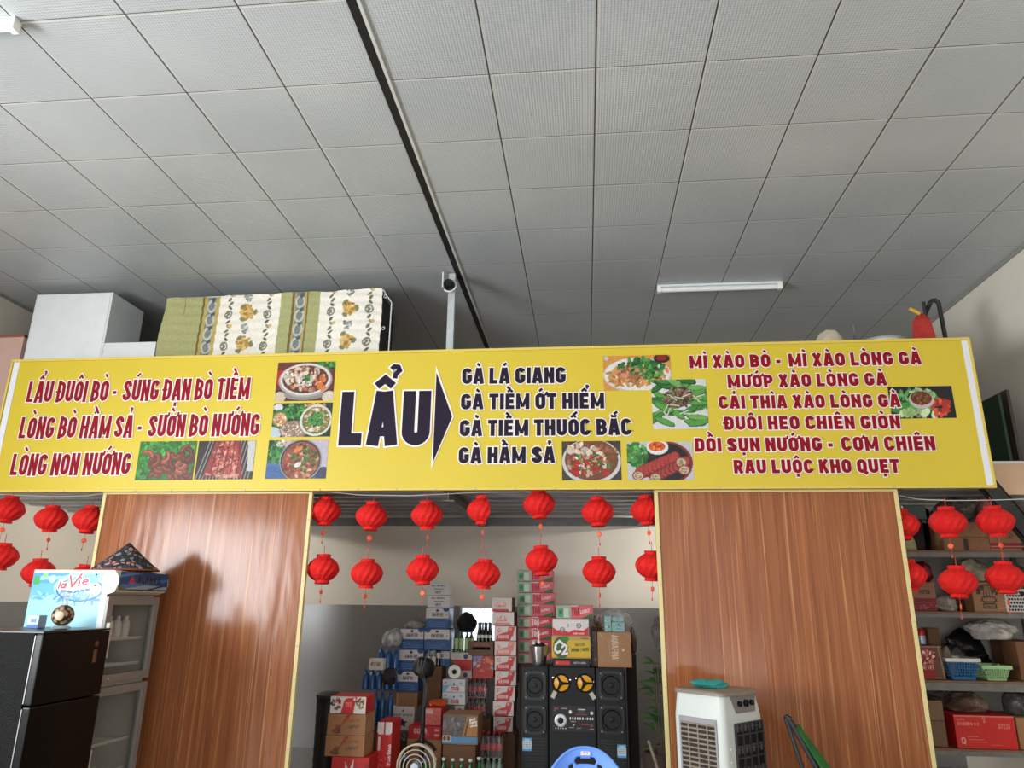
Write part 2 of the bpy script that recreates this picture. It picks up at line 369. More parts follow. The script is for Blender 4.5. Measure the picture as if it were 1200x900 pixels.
# ================================================================== the room
CEIL = EYE+4.764*.6; XL, XR = -5.71, 3.65; YB, YF = 8.2, -4.0; GX = -1.8333*.6; GY = 4.648*.6
D = 5.5                                       # front of the wood panels
LF = D+.36                                   # front edge of the storage loft
LOFT = at(1185, 541, LF).z
def ceiling_mat():
    m = bpy.data.materials.new('ceiling tiles'); m.use_nodes = True; nt = m.node_tree; b = nt.nodes['Principled BSDF']
    N = nt.nodes.new; L = nt.links.new
    def math_(op, a, bb=None):
        n = N('ShaderNodeMath'); n.operation = op
        for i, v in enumerate((a, bb)):
            if v is None: continue
            if isinstance(v, (int, float)): n.inputs[i].default_value = v
            else: L(v, n.inputs[i])
        return n.outputs[0]
    tc = N('ShaderNodeTexCoord'); sp = N('ShaderNodeSeparateXYZ'); L(tc.outputs['Object'], sp.inputs[0])
    def band(o, off, lo, hi):
        t = math_('MODULO', math_('ADD', o, 30*.6-off), .6)
        return math_('MULTIPLY', math_('GREATER_THAN', t, lo), math_('LESS_THAN', t, hi))
    dx = band(sp.outputs[0], GX, .0, .009); lx = band(sp.outputs[0], GX, .009, .022)
    dy = band(sp.outputs[1], GY, .0, .006); ly = band(sp.outputs[1], GY, .006, .02)
    ns = N('ShaderNodeTexNoise'); ns.inputs['Scale'].default_value = .9; L(tc.outputs['Object'], ns.inputs[0])
    cr = N('ShaderNodeValToRGB'); cr.color_ramp.elements[0].position = .35; cr.color_ramp.elements[1].position = .65
    cr.color_ramp.elements[0].color = lin((178, 183, 186))+(1,); cr.color_ramp.elements[1].color = lin((190, 194, 196))+(1,)
    L(ns.outputs['Fac'], cr.inputs[0]); col = cr.outputs[0]
    def over(mask, c, col):
        mx = N('ShaderNodeMix'); mx.data_type = 'RGBA'; L(mask, mx.inputs[0]); L(col, mx.inputs[6]); mx.inputs[7].default_value = lin(c)+(1,); return mx.outputs[2]
    col = over(ly, (206, 206, 203), col); col = over(lx, (196, 197, 195), col); col = over(dy, (92, 92, 90), col); col = over(dx, (62, 62, 61), col)
    L(col, b.inputs['Base Color']); b.inputs['Roughness'].default_value = .34; b.inputs['Specular IOR Level'].default_value = .5
    # fine lozenge embossing of the vinyl tiles
    u = math_('ADD', sp.outputs[0], sp.outputs[1]); v = math_('SUBTRACT', sp.outputs[0], sp.outputs[1])
    w = math_('MULTIPLY', math_('SINE', math_('MULTIPLY', u, 190.0)), math_('SINE', math_('MULTIPLY', v, 190.0)))
    bp = N('ShaderNodeBump'); bp.inputs['Strength'].default_value = .25; bp.inputs['Distance'].default_value = .004; L(w, bp.inputs['Height']); L(bp.outputs[0], b.inputs['Normal'])
    return m
struct(MB().box(XL-.1, XR+.1, YF-.1, YB+.1, CEIL, CEIL+.05).build('ceiling', ceiling_mat()))
t1 = MB(); t1.box(GX-.035, GX+.018, YF, YB, CEIL-.008, CEIL+.0); struct(t1.build('trim_1', mat('black ceiling channel', (20, 20, 20), .7)))
t2 = MB(); t2.box(GX+.018, GX+.036, YF, YB, CEIL-.012, CEIL+.0); struct(t2.build('trim_2', mat('pale ceiling channel', (205, 206, 204), .5)))
t3 = MB(); t3.box(XL, XR, YB-.02, YB, CEIL-.03, CEIL); t3.box(XR-.02, XR, YF, YB-.02, CEIL-.025, CEIL); t3.box(XL, XL+.02, YF, YB-.02, CEIL-.025, CEIL)
struct(t3.build('trim_3', mat('ceiling edge angle', (150, 149, 145), .5)))
struct(MB().box(XL-.1, XR+.1, YF-.1, YB+.1, -.08, 0).build('floor', mat('floor tile', (104, 97, 88), .35, noise=.08, nscale=3)))
struct(MB().box(XR, XR+.1, YF, YB+.1, 0, CEIL).build('wall_right', m_wall))
# left wall with the window that mirrors in the panels
wl = MB(); wl.box(XL-.1, XL, YF, YB+.1, 2.65, CEIL); wl.box(XL-.1, XL, YF, YB+.1, 0, .95); wl.box(XL-.1, XL, 1.8, YB+.1, .95, 2.65); wl.box(XL-.1, XL, YF, -1.4, .95, 2.65)
TW = at(450, 709, YB).z; m_tile = mat('grey glazed wall tile', (128, 127, 124), .22, noise=.05, nscale=2.0, spec=.5)
wl.m(1); wl.box(XL, XL+.012, LF, YB, 0, TW); struct(wl.build('wall_left', [m_wall, m_tile]))
# front wall: a wide open shop front with piers
wf = MB(); wf.box(XL, XR, YF-.1, YF, 3.5, CEIL); wf.box(XL, -5.35, YF-.1, YF, 0, 3.5); wf.box(3.35, XR, YF-.1, YF, 0, 3.5); wf.box(-.95, -.65, YF-.1, YF, 0, 3.5)
struct(wf.build('wall_front', m_wall))
# back wall: plaster above, glazed tile wainscot below, a small window
wa = at(539, 715, YB); wb = at(582, 709, YB); wx0, wx1, wz1, wz0 = wa.x, wb.x, wb.z, .95
bw = MB(); bw.box(XL, XR, YB, YB+.1, TW, CEIL) 
bw.m(1); bw.box(XL, wx0, YB, YB+.1, 0, TW); bw.box(wx1, XR, YB, YB+.1, 0, TW); bw.box(wx0, wx1, YB, YB+.1, 0, wz0)
if wz1 < TW: bw.box(wx0, wx1, YB, YB+.1, wz1, TW)
struct(bw.build('wall_back', [m_wall, m_tile]))
wn = MB(); z1 = min(wz1, TW)
for a in ((wx0, wx0+.02, wz0, z1), (wx1-.02, wx1, wz0, z1), (wx0+.02, wx1-.02, wz0, wz0+.02), (wx0+.02, wx1-.02, z1-.02, z1)): wn.box(a[0], a[1], YB+.01, YB+.05, a[2], a[3])
wno = struct(wn.build('window_1', m_white))
MB().box(wx0+.02, wx1-.02, YB+.028, YB+.032, wz0+.02, z1-.02).build('pane', mat_clear('window glass', (235, 240, 240), .02), wno)

# ---- loft over the store room: ribbed deck, beams, fascia ------------------------
dk = thing('loft_deck', 'storage loft with dark ribbed metal underside above the hanging red lanterns', 'loft', (0, LF, LOFT))
cs = MB(); y0, y1 = .02, YB-LF; n = int((y1-y0)/.028); zb = -.17; pr = []
k = 0; yy = y0
while yy < y1-.25:
    pr += [(yy, zb), (yy+.1, zb), (yy+.14, zb+.055), (yy+.24, zb+.055)]; yy += .28
y1 -= .012
top = [(y, z+.006) for y, z in reversed(pr)]
cs.prism([Vector((XL+.02, y, z)) for y, z in pr+top], (XR-XL-.04, 0, 0))
cs.build('ribbed_sheet', mat('dark deck sheet', (158, 162, 166), .35, .25, noise=.25, nscale=6, stretch=(.4, 6, 6)), dk)
MB().box(XL+.02, XR-.02, .02, y1, -.1, 0).build('floor_board', mat('loft plywood', (150, 122, 92), .7, noise=.1), dk)
fz1, fz0 = at(1185, 541, LF).z-LOFT-.02, at(1185, 580, LF).z-LOFT
fxr = at(1150, 560, LF).x; fb_ = MB(); fb_.box(XL+.02, fxr, -.02, .02, fz0+.1, fz1); fb_.box(fxr, XR-.02, -.02, .02, fz0, fz1); fb_.build('fascia_board', mat('fascia laminate', (214, 178, 146), .6, noise=.06, nscale=3), dk)
MB().box(XL+.02, XR-.02, -.03, .025, fz1, fz1+.02).build('fascia_cap', m_offwhite, dk)
bmm = mat('primer painted beam', (128, 126, 120), .6, .2, noise=.2, nscale=9)
for px in (547, 762, 1000, 260):
    bx = at(px, 592, 7.0).x; b = MB()
    b.box(bx-.05, bx+.05, .16, y1-.03, zb-.014, zb-.006); b.box(bx-.004, bx+.004, .16, y1-.03, zb-.09, zb-.014); b.box(bx-.05, bx+.05, .16, y1-.03, zb-.1, zb-.09)
    b.build('beam', bmm, dk)
b = MB(); b.box(XL+.02, XR-.02, y1-.03, y1, zb-.09, zb-.002); b.build('wall_angle', m_greysteel, dk)

# ---- wood laminate partition panels with yellow edge trim --------------------------
def wood_mat():
    m = bpy.data.materials.new('wood grain laminate'); m.use_nodes = True; nt = m.node_tree; b = nt.nodes['Principled BSDF']; N = nt.nodes.new; L = nt.links.new
    tc = N('ShaderNodeTexCoord')
    def grain(scale, sc, det, dist):
        mp = N('ShaderNodeMapping'); mp.inputs['Scale'].default_value = scale; L(tc.outputs['Object'], mp.inputs[0])
        n = N('ShaderNodeTexNoise'); n.inputs['Scale'].default_value = sc; n.inputs['Detail'].default_value = det; n.inputs['Distortion'].default_value = dist; L(mp.outputs[0], n.inputs[0]); return n.outputs['Fac']
    a = grain((11, 1, .3), 2.4, 5, .8); c = grain((46, 1, .45), 1.5, 3, 1.0)
    r1 = N('ShaderNodeValToRGB'); e = r1.color_ramp.elements; e[0].position = .3; e[1].position = .75
    e[0].color = lin((132, 76, 46))+(1,); e[1].color = lin((164, 100, 62))+(1,); L(a, r1.inputs[0])
    r2 = N('ShaderNodeValToRGB'); e = r2.color_ramp.elements; e[0].position = .56; e[1].position = .72; e[0].color = (0, 0, 0, 1); e[1].color = (.75, .75, .75, 1); L(c, r2.inputs[0])
    mx = N('ShaderNodeMix'); mx.data_type = 'RGBA'; L(r2.outputs[0], mx.inputs[0]); L(r1.outputs[0], mx.inputs[6]); mx.inputs[7].default_value = lin((198, 142, 98))+(1,)
    L(mx.outputs[2], b.inputs['Base Color']); b.inputs['Roughness'].default_value = .17; b.inputs['Specular IOR Level'].default_value = .24
    mp = N('ShaderNodeMapping'); mp.inputs['Scale'].default_value = (5, 1, 1.2); L(tc.outputs['Object'], mp.inputs[0])
    n2 = N('ShaderNodeTexNoise'); n2.inputs['Scale'].default_value = 1.1; L(mp.outputs[0], n2.inputs[0])
    bp = N('ShaderNodeBump'); bp.inputs['Strength'].default_value = .09; bp.inputs['Distance'].default_value = .06; L(n2.outputs['Fac'], bp.inputs['Height']); L(bp.outputs[0], b.inputs['Normal'])
    return m
m_wood = wood_mat()
PT = at(560, 574, D).z
for px0, px1, lb in ((121.5, 366.5, 'wood grain partition panel behind the drinks showcase fridge, left of the store opening'), (766.5, 1052, 'wood grain partition panel behind the white air cooler, right of the store opening')):
    X0, X1 = at(px0, 578, D).x, at(px1, 578, D).x; w = X1-X0
    p = thing('partition_panel', lb, 'panel', ((X0+X1)/2, D, 0))
    MB().box(-w/2+.012, w/2-.012, .004, .03, 0, PT-.012).build('laminate_sheet', m_wood, p)
    for sx in (-1, 1):
        x = sx*(w/2-.014); MB().box(x-.014, x+.014, -.004, .034, 0, PT, .003).build('edge_trim', m_trim, p)
    MB().box(-w/2+.028, w/2-.028, -.003, .03, PT-.024, PT, .003).build('edge_trim', m_trim, p)
    sc = MB(); rnd = random.Random(3)
    for k in range(9):
        zz = .25+k*.23
        for sx in (-1, 1): sc.lathe([(.005, 0), (.005, .004), (.002, .006)], 8, (sx*(w/2-.014), -.004, zz), Matrix.Rotation(PI/2, 3, 'X'))
    sc.build('screws', m_steel, p)
# ================================================================== the menu banner
BY = D-.07
bX0, bX1 = at(15, 421, BY).x, at(1136, 398, BY).x; bZ1, bZ0 = at(560, 409, BY).z, at(560, 574.5, BY).z
ban = thing('menu_banner', 'long yellow menu banner with red and dark lettering across the loft front', 'banner', (bX0, BY, bZ0))
BO = Vector((bX0, BY, bZ0))
def bl(x, y): return at(x, y, BY)-BO          # banner-local point
bW, bH = bX1-bX0, bZ1-bZ0
m_vinyl = mat('yellow banner vinyl', (208, 183, 48), .42, noise=.025, nscale=1.5, bump=.12, bscale=5)
cl = MB(); cl.box(.0, bW, 0, .012, 0, bH); cl.build('banner_sheet', m_vinyl, ban)
fr = MB()
for a in ((0, bW, bH-.022, bH), (0, bW, 0, .018)): fr.box(a[0], a[1], -.012, .03, a[2], a[3], .004)
for a in ((0, .018), (bW-.018, bW)): fr.box(a[0], a[1], -.012, .03, .018, bH-.022, .003)
fr.build('frame', mat('banner frame trim', (214, 190, 84), .45), ban)
m_strip = mat('white banner edge', (222, 224, 230), .5)
a0, a1 = bl(17.5, 424).x, bl(24, 424).x
MB().box(a0, a1, -.004, .0, .02, bH-.024).build('edge_strip', m_strip, ban)
a0, a1 = bl(1126, 398).x, bl(1134, 398).x
MB().box(a0, a1, -.004, .0, .02, bH-.024).build('edge_strip', m_strip, ban)
rv = MB(); rnd = random.Random(5)
for k in range(26):
    rv.lathe([(.006, 0), (.006, .004), (.003, .006)], 8, (.1+k*(bW-.2)/25, -.012, .009), Matrix.Rotation(PI/2, 3, 'X'))
rv.build('rivets', m_steel, ban)
m_ink_red = mat('red banner ink', (140, 4, 28), .6, spec=.2); m_ink_dark = mat('dark violet banner ink', (32, 22, 42), .6, spec=.2, noise=.1, nscale=40); m_ink_white = mat('white banner ink', (238, 228, 224), .5)
def ban_text(s, left, right, cap, ink, h=.1, w=.56, out=.009, gap=.1):
    """left/right: picture points of the baseline ends, cap: cap height in picture pixels there"""
    a, b = bl(*left), bl(*right); up = bl(left[0], left[1]-cap); sz = (up-a).z
    st, adv = text_strokes(s, w, h, gap); sx = (b.x-a.x)/adv; U = Vector((1, 0, (b.z-a.z)/(b.x-a.x))); O = Vector((a.x, 0, a.z))
    mo = MB(); stroke_mesh(mo, st, h, out, sx, sz, O, U, Z_, Vector((0, -.0045, 0)))
    lo = mo.build('letter_outline', m_ink_white, None, fix=False)
    mi = MB(); stroke_mesh(mi, st, h, 0, sx, sz, O, U, Z_, Vector((0, -.007, 0)))
    l = mi.build('lettering', ink, ban, fix=False); lo.parent = l
    return l
for s, l, r, c in (
    ('LẨU ĐUÔI BÒ - SÚNG ĐẠN BÒ TIỀM', (30.5, 472.5), (291.5, 468.3), 25), ('LÒNG BÒ HẦM SẢ - SƯỜN BÒ NƯỚNG', (21.5, 515), (303, 511), 26), ('LÒNG NON NƯỚNG', (11.5, 558), (151.5, 556.7), 26)):
    ban_text(s, l, r, c, m_ink_red, .115, .58, .0085, .09)
for s, l, r, c in (
    ('GÀ LÁ GIANG', (541.5, 450.3), (663, 449.2), 18.6), ('GÀ TIỀM ỚT HIỂM', (540, 480.2), (708.2, 479), 18.3), ('GÀ TIỀM THUỐC BẮC', (538.6, 511.5), (740.4, 510), 19), ('GÀ HẦM SẢ', (537.3, 543.4), (650.4, 542.6), 19)):
    ban_text(s, l, r, c, m_ink_dark, .122, .6, .0085, .085)
for s, l, r, c in (
    ('MÌ XÀO BÒ - MÌ XÀO LÒNG GÀ', (808.3, 432), (1080, 427.4), 15), ('MƯỚP XÀO LÒNG GÀ', (853, 455), (1039.5, 452), 15), ('CẢI THÌA XÀO LÒNG GÀ', (842.6, 479.3), (1055.5, 477.4), 15.2),
    ('ĐUÔI HEO CHIÊN GIÒN', (849, 504), (1055.3, 502.6), 15.6), ('DỒI SỤN NƯỚNG - CƠM CHIÊN', (814.5, 529.8), (1096.5, 527.8), 16.2), ('RAU LUỘC KHO QUẸT', (860.2, 555), (1054.6, 554.3), 16)):
    ban_text(s, l, r, c, m_ink_red, .13, .64, .0068, .095)
ban_text('LẨU', (396.3, 522.5), (503.2, 522), 63, m_ink_dark, .112, .5, .013, .075)
def tri(pts, y, nm, m, par):
    mb = MB(); mb.add([Vector((bl(*p).x, y, bl(*p).z)) for p in pts], [(0, 1, 2)]); return mb.build(nm, m, par, fix=False)
t_in = tri(((511.7, 437), (530, 488.5), (507.2, 542.5)), -.007, 'arrow_mark', m_ink_dark, ban)
tri(((511.2, 428.5), (532, 488), (505.2, 550)), -.0045, 'arrow_outline', m_ink_white, t_in)

# ---- printed dishes -------------------------------------------------------------
HERB = [(38, 110, 44), (60, 140, 52), (22, 80, 36), (92, 160, 70)]; MEAT = [(168, 98, 70), (196, 132, 100), (140, 70, 50), (214, 170, 140)]; SAUS = [(120, 62, 44), (150, 84, 60), (96, 46, 34)]
CHILI = [(196, 44, 30), (170, 30, 26)]; PALE = [(226, 206, 186), (206, 176, 156), (236, 224, 210)]; NOOD = [(214, 150, 80), (200, 128, 62), (228, 176, 110)]
def dish(pts, painter, bg, label, seed, yoff=-.002):
    (xa, ya), (xb, yb) = pts; A = bl((xa+xb)/2, yb); T = bl((xa+xb)/2, ya); l = bl(xa, (ya+yb)/2).x; r = bl(xb, (ya+yb)/2).x
    p = Pic(r-l, T.z-A.z, 120, bg, seed); painter(p); p.grain(9); p.a *= .88; p.a *= (.93+.14*p.rng.random(p.a.shape[:2]))[..., None]
    o = p.build('dish_picture', (l, yoff, A.z), X_, Z_, ban, mat_print('banner print', .42)); o['label'] = label
def d1(p):
    p.rect(0, 1, 0, .3, (80, 34, 24)); p.bits(30, .9, .93, .3, .12, .06, HERB); p.ell(.06, .6, .14, .2, (190, 30, 34)); p.ell(.08, .1, .16, .14, (214, 196, 170)); p.ell(.93, .1, .18, .14, (222, 206, 186))
    p.ell(.5, .16, .5, .14, (150, 140, 134)); p.ell(.5, .53, .68, .44, (176, 168, 164)); p.ell(.5, .55, .64, .41, (226, 220, 216)); p.ell(.5, .55, .58, .36, (98, 50, 32))
    p.bits(70, .5, .56, .5, .31, .06, MEAT+PALE+[(96, 50, 34), (126, 60, 40)]); p.bits(12, .78, .45, .16, .14, .06, [(222, 120, 50)]); p.bits(16, .25, .62, .2, .15, .055, PALE); p.bits(24, .5, .48, .2, .1, .03, [(230, 220, 206)], 3); p.bits(12, .52, .58, .1, .08, .035, HERB)
def d2(p):
    p.bits(90, .45, .78, .4, .25, .07, HERB+[(20, 50, 26)]); p.bits(16, .7, .93, .3, .06, .05, NOOD); p.ell(.08, .88, .14, .1, (225, 225, 225)); p.ell(.02, .1, .26, .2, (190, 210, 214)); p.ell(.13, .55, .25, .27, (46, 130, 56)); p.ell(.13, .52, .2, .2, (204, 140, 90)); p.bits(30, .13, .52, .18, .17, .035, NOOD+PALE)
    p.ell(.38, .2, .42, .28, (150, 120, 100)); p.bits(90, .38, .2, .38, .26, .025, PALE+[(120, 90, 76)])
    p.ell(.74, .48, .47, .46, (222, 222, 214)); p.ell(.74, .48, .41, .4, (110, 120, 50)); p.bits(50, .74, .5, .37, .36, .05, NOOD+PALE); p.bits(50, .74, .5, .22, .22, .05, HERB)
def d3(p):
    p.rect(.3, 1, .2, 1, (196, 186, 200)); p.rect(0, .3, 0, .3, (60, 100, 160)); p.bits(70, .12, .7, .28, .3, .07, HERB+[(20, 60, 30)]); p.bits(20, .3, .93, .3, .1, .05, PALE)
    p.ell(.95, .1, .2, .2, (60, 66, 96)); p.ell(.56, .45, .56, .56, (40, 38, 40)); p.ring(.56, .47, .56, .55, .06, (150, 150, 150)); p.ell(.56, .46, .49, .49, (150, 84, 60)); p.bits(70, .56, .46, .46, .45, .055, MEAT+CHILI+[(110, 60, 46)]); p.bits(40, .6, .5, .36, .34, .035, HERB, 2.6); p.ell(.52, .36, .1, .06, (232, 226, 220), .5); p.ell(.5, .75, .14, .06, (226, 130, 70), .5)
def d4(p):
    p.bits(110, .5, .8, .75, .3, .07, [(52, 140, 50), (80, 170, 70), (34, 104, 40)]); p.bits(60, .1, .3, .3, .4, .06, [(52, 140, 50), (34, 104, 40)])
    for k in range(34):
        u, v = p.rng.uniform(.12, .95), p.rng.uniform(.06, .72); a0 = p.rng.uniform(0, 6.28); R = p.rng.uniform(.1, .18)
        c = np.array(SAUS[p.rng.integers(3)]); P = [(u*p.w+R*p.h*math.cos(a0+t), v*p.h+R*p.h*math.sin(a0+t)) for t in np.linspace(0, 2.6, 7)]
        p.seg(P, .07*p.h, c*.7); p.seg(P, .055*p.h, c); p.seg([(x-.01*p.w, y+.025*p.h) for x, y in P], .014*p.h, np.clip(c*1.45, 0, 255))
def d5(p):
    p.rect(0, 1, 0, 1, (44, 36, 34))
    for k in range(16): p.line(.02+k*.06, 0, .2+k*.055, 1, .025, (150, 146, 142))
    p.poly([(.9, .2), (1, .2), (1, 1), (.86, 1)], (208, 204, 200)); p.poly([(.14, .08), (.82, .05), (.74, 1), (.3, 1)], (150, 46, 40)); p.bits(110, .5, .5, .36, .46, .05, [(186, 66, 56), (206, 96, 80), (134, 34, 30), (224, 150, 130)], 2.2)
    for k in range(5): p.line(.25+k*.12, .06, .36+k*.09, 1, .03, (104, 26, 24))
    p.bits(10, .5, .12, .5, .08, .06, [(210, 150, 130)])
def d6(p):
    p.rect(0, 1, 0, 1, (224, 156, 74)); p.ell(.05, .93, .06, .06, (210, 210, 214)); p.ell(.5, .44, .92, .5, (214, 206, 200)); p.ell(.5, .46, .88, .47, (240, 236, 230)); p.bits(90, .48, .4, .78, .3, .06, NOOD, 3); p.bits(60, .55, .62, .62, .28, .08, HERB, 2); p.bits(14, .42, .5, .4, .18, .09, [(196, 110, 84), (214, 140, 110)])
    p.bits(20, .7, .5, .5, .26, .06, HERB+[(210, 110, 80)], 2); p.ell(.87, .9, .22, .13, (40, 22, 22)); p.ell(.87, .91, .15, .08, (150, 30, 32))
def d7(p):
    p.rect(0, 1, 0, 1, (226, 228, 226))
    for k in range(46):
        u, v = p.rng.uniform(.02, 1), p.rng.uniform(.1, 1); a = p.rng.uniform(-.7, .7); c = np.array([(64, 140, 52), (92, 164, 70), (44, 112, 42), (120, 180, 90)][p.rng.integers(4)])
        p.ell(u, v, .21, .065, c*.55, a); p.ell(u, v+.008, .19, .052, c, a)
    p.bits(80, .48, .64, .3, .2, .035, [(96, 62, 52), (126, 84, 70), (70, 44, 38), (160, 120, 104)], 2)
    for k in range(14):
        u, v = p.rng.uniform(.2, .9), p.rng.uniform(.2, .7); a = p.rng.uniform(-1.2, 1.2); p.line(u, v, u+.16*math.cos(a), v+.16*math.sin(a), .022, (222, 216, 196))
def d8(p):
    p.ell(.5, .5, .76, .62, (60, 50, 46)); p.ell(.5, .48, .74, .58, (216, 212, 208)); p.ell(.5, .52, .67, .53, (120, 70, 44)); p.bits(40, .7, .66, .34, .26, .06, [(150, 96, 60), (124, 76, 46)]); p.bits(60, .42, .5, .5, .38, .07, MEAT+CHILI+PALE); p.bits(34, .5, .45, .56, .3, .035, HERB, 2.6); p.bits(24, .36, .3, .4, .2, .05, CHILI); p.bits(10, .35, .8, .4, .12, .08, PALE); p.ell(.74, .2, .1, .09, (176, 44, 30))
def d9(p):
    p.rect(0, 1, 0, 1, (206, 206, 206)); p.ell(.6, .45, .66, .56, (30, 26, 28)); p.ring(.6, .45, .66, .56, .1, (140, 42, 34)); p.bits(60, .14, .66, .26, .34, .07, [(66, 142, 60), (96, 170, 84), (40, 108, 44)]); p.ell(.47, .86, .28, .2, (240, 240, 240)); p.ell(.46, .88, .22, .13, (226, 90, 50)); p.bits(14, .46, .88, .18, .1, .035, [(206, 40, 34), (240, 150, 60)])
    for k in range(9):
        u, v = .2+k*.065, .2+k*.045; p.ell(u, v, .15, .19, (120, 34, 34), -.4); p.ell(u-.01, v+.01, .12, .16, (182, 62, 54), -.4)
    for k in range(8):
        u, v = .46+k*.06, .12+k*.05; p.ell(u, v, .13, .16, (116, 34, 34), -.4); p.ell(u, v, .1, .13, (176, 66, 58), -.4)
    for u, v in ((.16, .12), (.42, .06), (.82, .46), (.86, .26)): p.ell(u, v, .15, .13, (150, 62, 48)); p.ell(u, v, .12, .1, (212, 190, 160)); p.bits(10, u, v, .09, .07, .025, [(170, 130, 96), (110, 120, 70)])
def d10(p):
    p.rect(0, 1, 0, 1, (26, 24, 28)); p.bits(40, .45, .6, .6, .34, .07, [(96, 170, 90), (130, 196, 116), (60, 130, 66)], 2); p.bits(20, .2, .35, .5, .1, .07, [(70, 150, 60), (96, 176, 80)], 4); p.bits(14, .45, .18, .55, .12, .13, [(186, 206, 150), (206, 220, 176), (150, 184, 120)]); p.bits(26, .76, .35, .3, .26, .09, [(214, 66, 50), (230, 96, 70), (184, 46, 38)], 2); p.bits(10, .5, .84, .3, .08, .06, [(170, 210, 150)], 2)
    p.ell(.5, .58, .36, .28, (206, 200, 192)); p.ell(.5, .63, .31, .22, (120, 40, 26)); p.bits(26, .5, .63, .26, .17, .04, [(160, 60, 34), (190, 96, 50), (96, 30, 22), (80, 120, 50)])
dish(((324, 424.3), (391.8, 469.8)), d1, (110, 44, 30), 'print of a hotpot with meat and noodles in a round metal pan', 1)
dish(((319.3, 472.3), (388.5, 512)), d2, (34, 44, 34), 'print of a pot with green herbs beside small bowls', 2)
dish(((313, 515.7), (383.6, 561)), d3, (70, 110, 170), 'print of a dark hotpot with red and green pieces', 3)
dish(((161.5, 517.2), (228.5, 562.7)), d4, (48, 120, 46), 'print of grilled brown sausages on lettuce', 4)
dish(((230.5, 516.6), (298, 561.8)), d5, (44, 36, 34), 'print of red ribs on a grill', 5)
dish(((707, 416.6), (786.5, 457.4)), d6, (224, 156, 74), 'print of stir fried noodles on a white plate', 6)
dish(((764, 444.8), (828.8, 502.8)), d7, (226, 228, 226), 'print of green luffa with minced topping', 7, -.003)
dish(((658.6, 517), (727.8, 562.8)), d8, (70, 58, 50), 'print of a chicken soup bowl', 8)
dish(((735, 517.8), (812.2, 562.8)), d9, (206, 206, 206), 'print of sliced red sausage with lettuce', 9)
dish(((1042.5, 452.8), (1118, 490.3)), d10, (26, 24, 28), 'print of boiled vegetables round a dip bowl on black', 10)

# ================================================================== things on the loft
# white chest with a step
Y0 = 5.94
c0, c1 = at(36, 380, Y0).x, at(128, 370, Y0).x; zt = at(85, 344, Y0).z; zs = at(155, 401, Y0).z; c2 = at(182, 408, Y0).x
ch = thing('white_cabinet', 'white stepped cabinet on the loft at the left, above the banner', 'cabinet', ((c0+c1)/2, Y0, LOFT)); ox = (c0+c1)/2
MB().box(c0-ox, c1-ox, 0, .5, .02, zt-LOFT, .006).build('cabinet_body', m_white, ch)
MB().box(c1-ox+.002, c2-ox, .0, .3, .02, zs-LOFT, .006).build('low_step', m_white, ch)
MB().box(c0-ox+.02, c1-ox-.02, -.004, .0, .05, zt-LOFT-.012, .003).build('front_panel', mat('white laminate front', (232, 236, 238), .4, noise=.02), ch)
kn = MB(); kn.box(c0-ox, c1-ox, .0, .48, 0, .02); kn.build('plinth', m_greysteel, ch)
# pale carton at the far left
b0, b1 = XL+.03, at(25, 410, 5.95).x; zt = at(10, 392.5, 5.95).z
pb = thing('pink_carton', 'pale pink carton on the loft at the far left, beside the white cabinet', 'carton', ((b0+b1)/2, 5.95, LOFT)); ox = (b0+b1)/2
MB().box(b0-ox, b1-ox, 0, .4, 0, zt-LOFT, .004).build('carton_body', mat('pink cardboard', (208, 172, 160), .7, noise=.04), pb)
MB().box(b0-ox, b1-ox, -.002, .402, zt-LOFT-.025, zt-LOFT+.003, .002).build('lid', mat('rust brown lid', (150, 92, 70), .7), pb)
# curtain of patterned cotton on a frame
q0, q1 = at(189, 385, 5.93).x, at(446, 375, 5.93).x; zt0, zt1 = at(195, 350, 5.93).z, at(445, 338, 5.93).z; zt = (zt0+zt1)/2
bw_, bh_ = q1-q0, zt-LOFT
P = Pic(bw_, bh_, 330, (222, 214, 196), 11); GR = (168, 168, 118); GD = (186, 164, 96); GY_ = (128, 132, 128); CRM = (236, 230, 218)
def stripe(a, b, c): P.rect(a, b, 0, 1, c)
stripe(0, .175, GR); stripe(.175, .185, (112, 100, 70)); stripe(.185, .2, GD); stripe(.2, .238, GY_); stripe(.238, .256, GD); stripe(.256, .54, CRM); stripe(.54, .6, GR); stripe(.595, .605, (112, 100, 70)); stripe(.605, .612, GD); stripe(.612, .652, GY_); stripe(.652, .66, GD); stripe(.66, .668, (112, 100, 70)); stripe(.668, .72, GR); stripe(.72, 1, CRM)
for cx in (.219, .632):
    for k in range(12):
        v = (k+.3)/12; P.ring(cx, v, .028, .04, .35, (188, 190, 182)); P.ell(cx+.006, v+.04, .012, .018, (92, 96, 92))
for x0s in (.256, .72):
    for k in range(6):
        v = .02+k*.19
        P.ell(x0s+.135, v+.11, .036, .038, (214, 182, 116)); P.bits(12, x0s+.135, v+.11, .04, .042, .014, [(224, 196, 132), (186, 148, 82), (204, 166, 92), (150, 120, 70)])
        for a_ in (0, 2.1, 4.2): P.ell(x0s+.135+.045*math.cos(a_)*bh_/bw_, v+.11+.045*math.sin(a_), .012, .018, (132, 130, 92), a_)
        P.bits(9, x0s+.135, v+.015, .022, .024, .011, [(150, 152, 146), (188, 188, 180), (110, 114, 110)])
        for cx in (x0s+.05, x0s+.225):
            for q in range(7): P.ell(cx+.008*math.sin(q*1.4), v+q*.028, .008, .015, [(112, 114, 92), (140, 140, 112), (96, 100, 84)][q % 3], .8 if q % 2 else -.8)
            P.ring(cx, v+.1, .024, .026, .35, (122, 124, 110)); P.ell(cx, v+.1, .01, .011, (130, 132, 116)); P.ell(cx+.018, v+.03, .011, .011, (206, 178, 116))
P.grain(6)
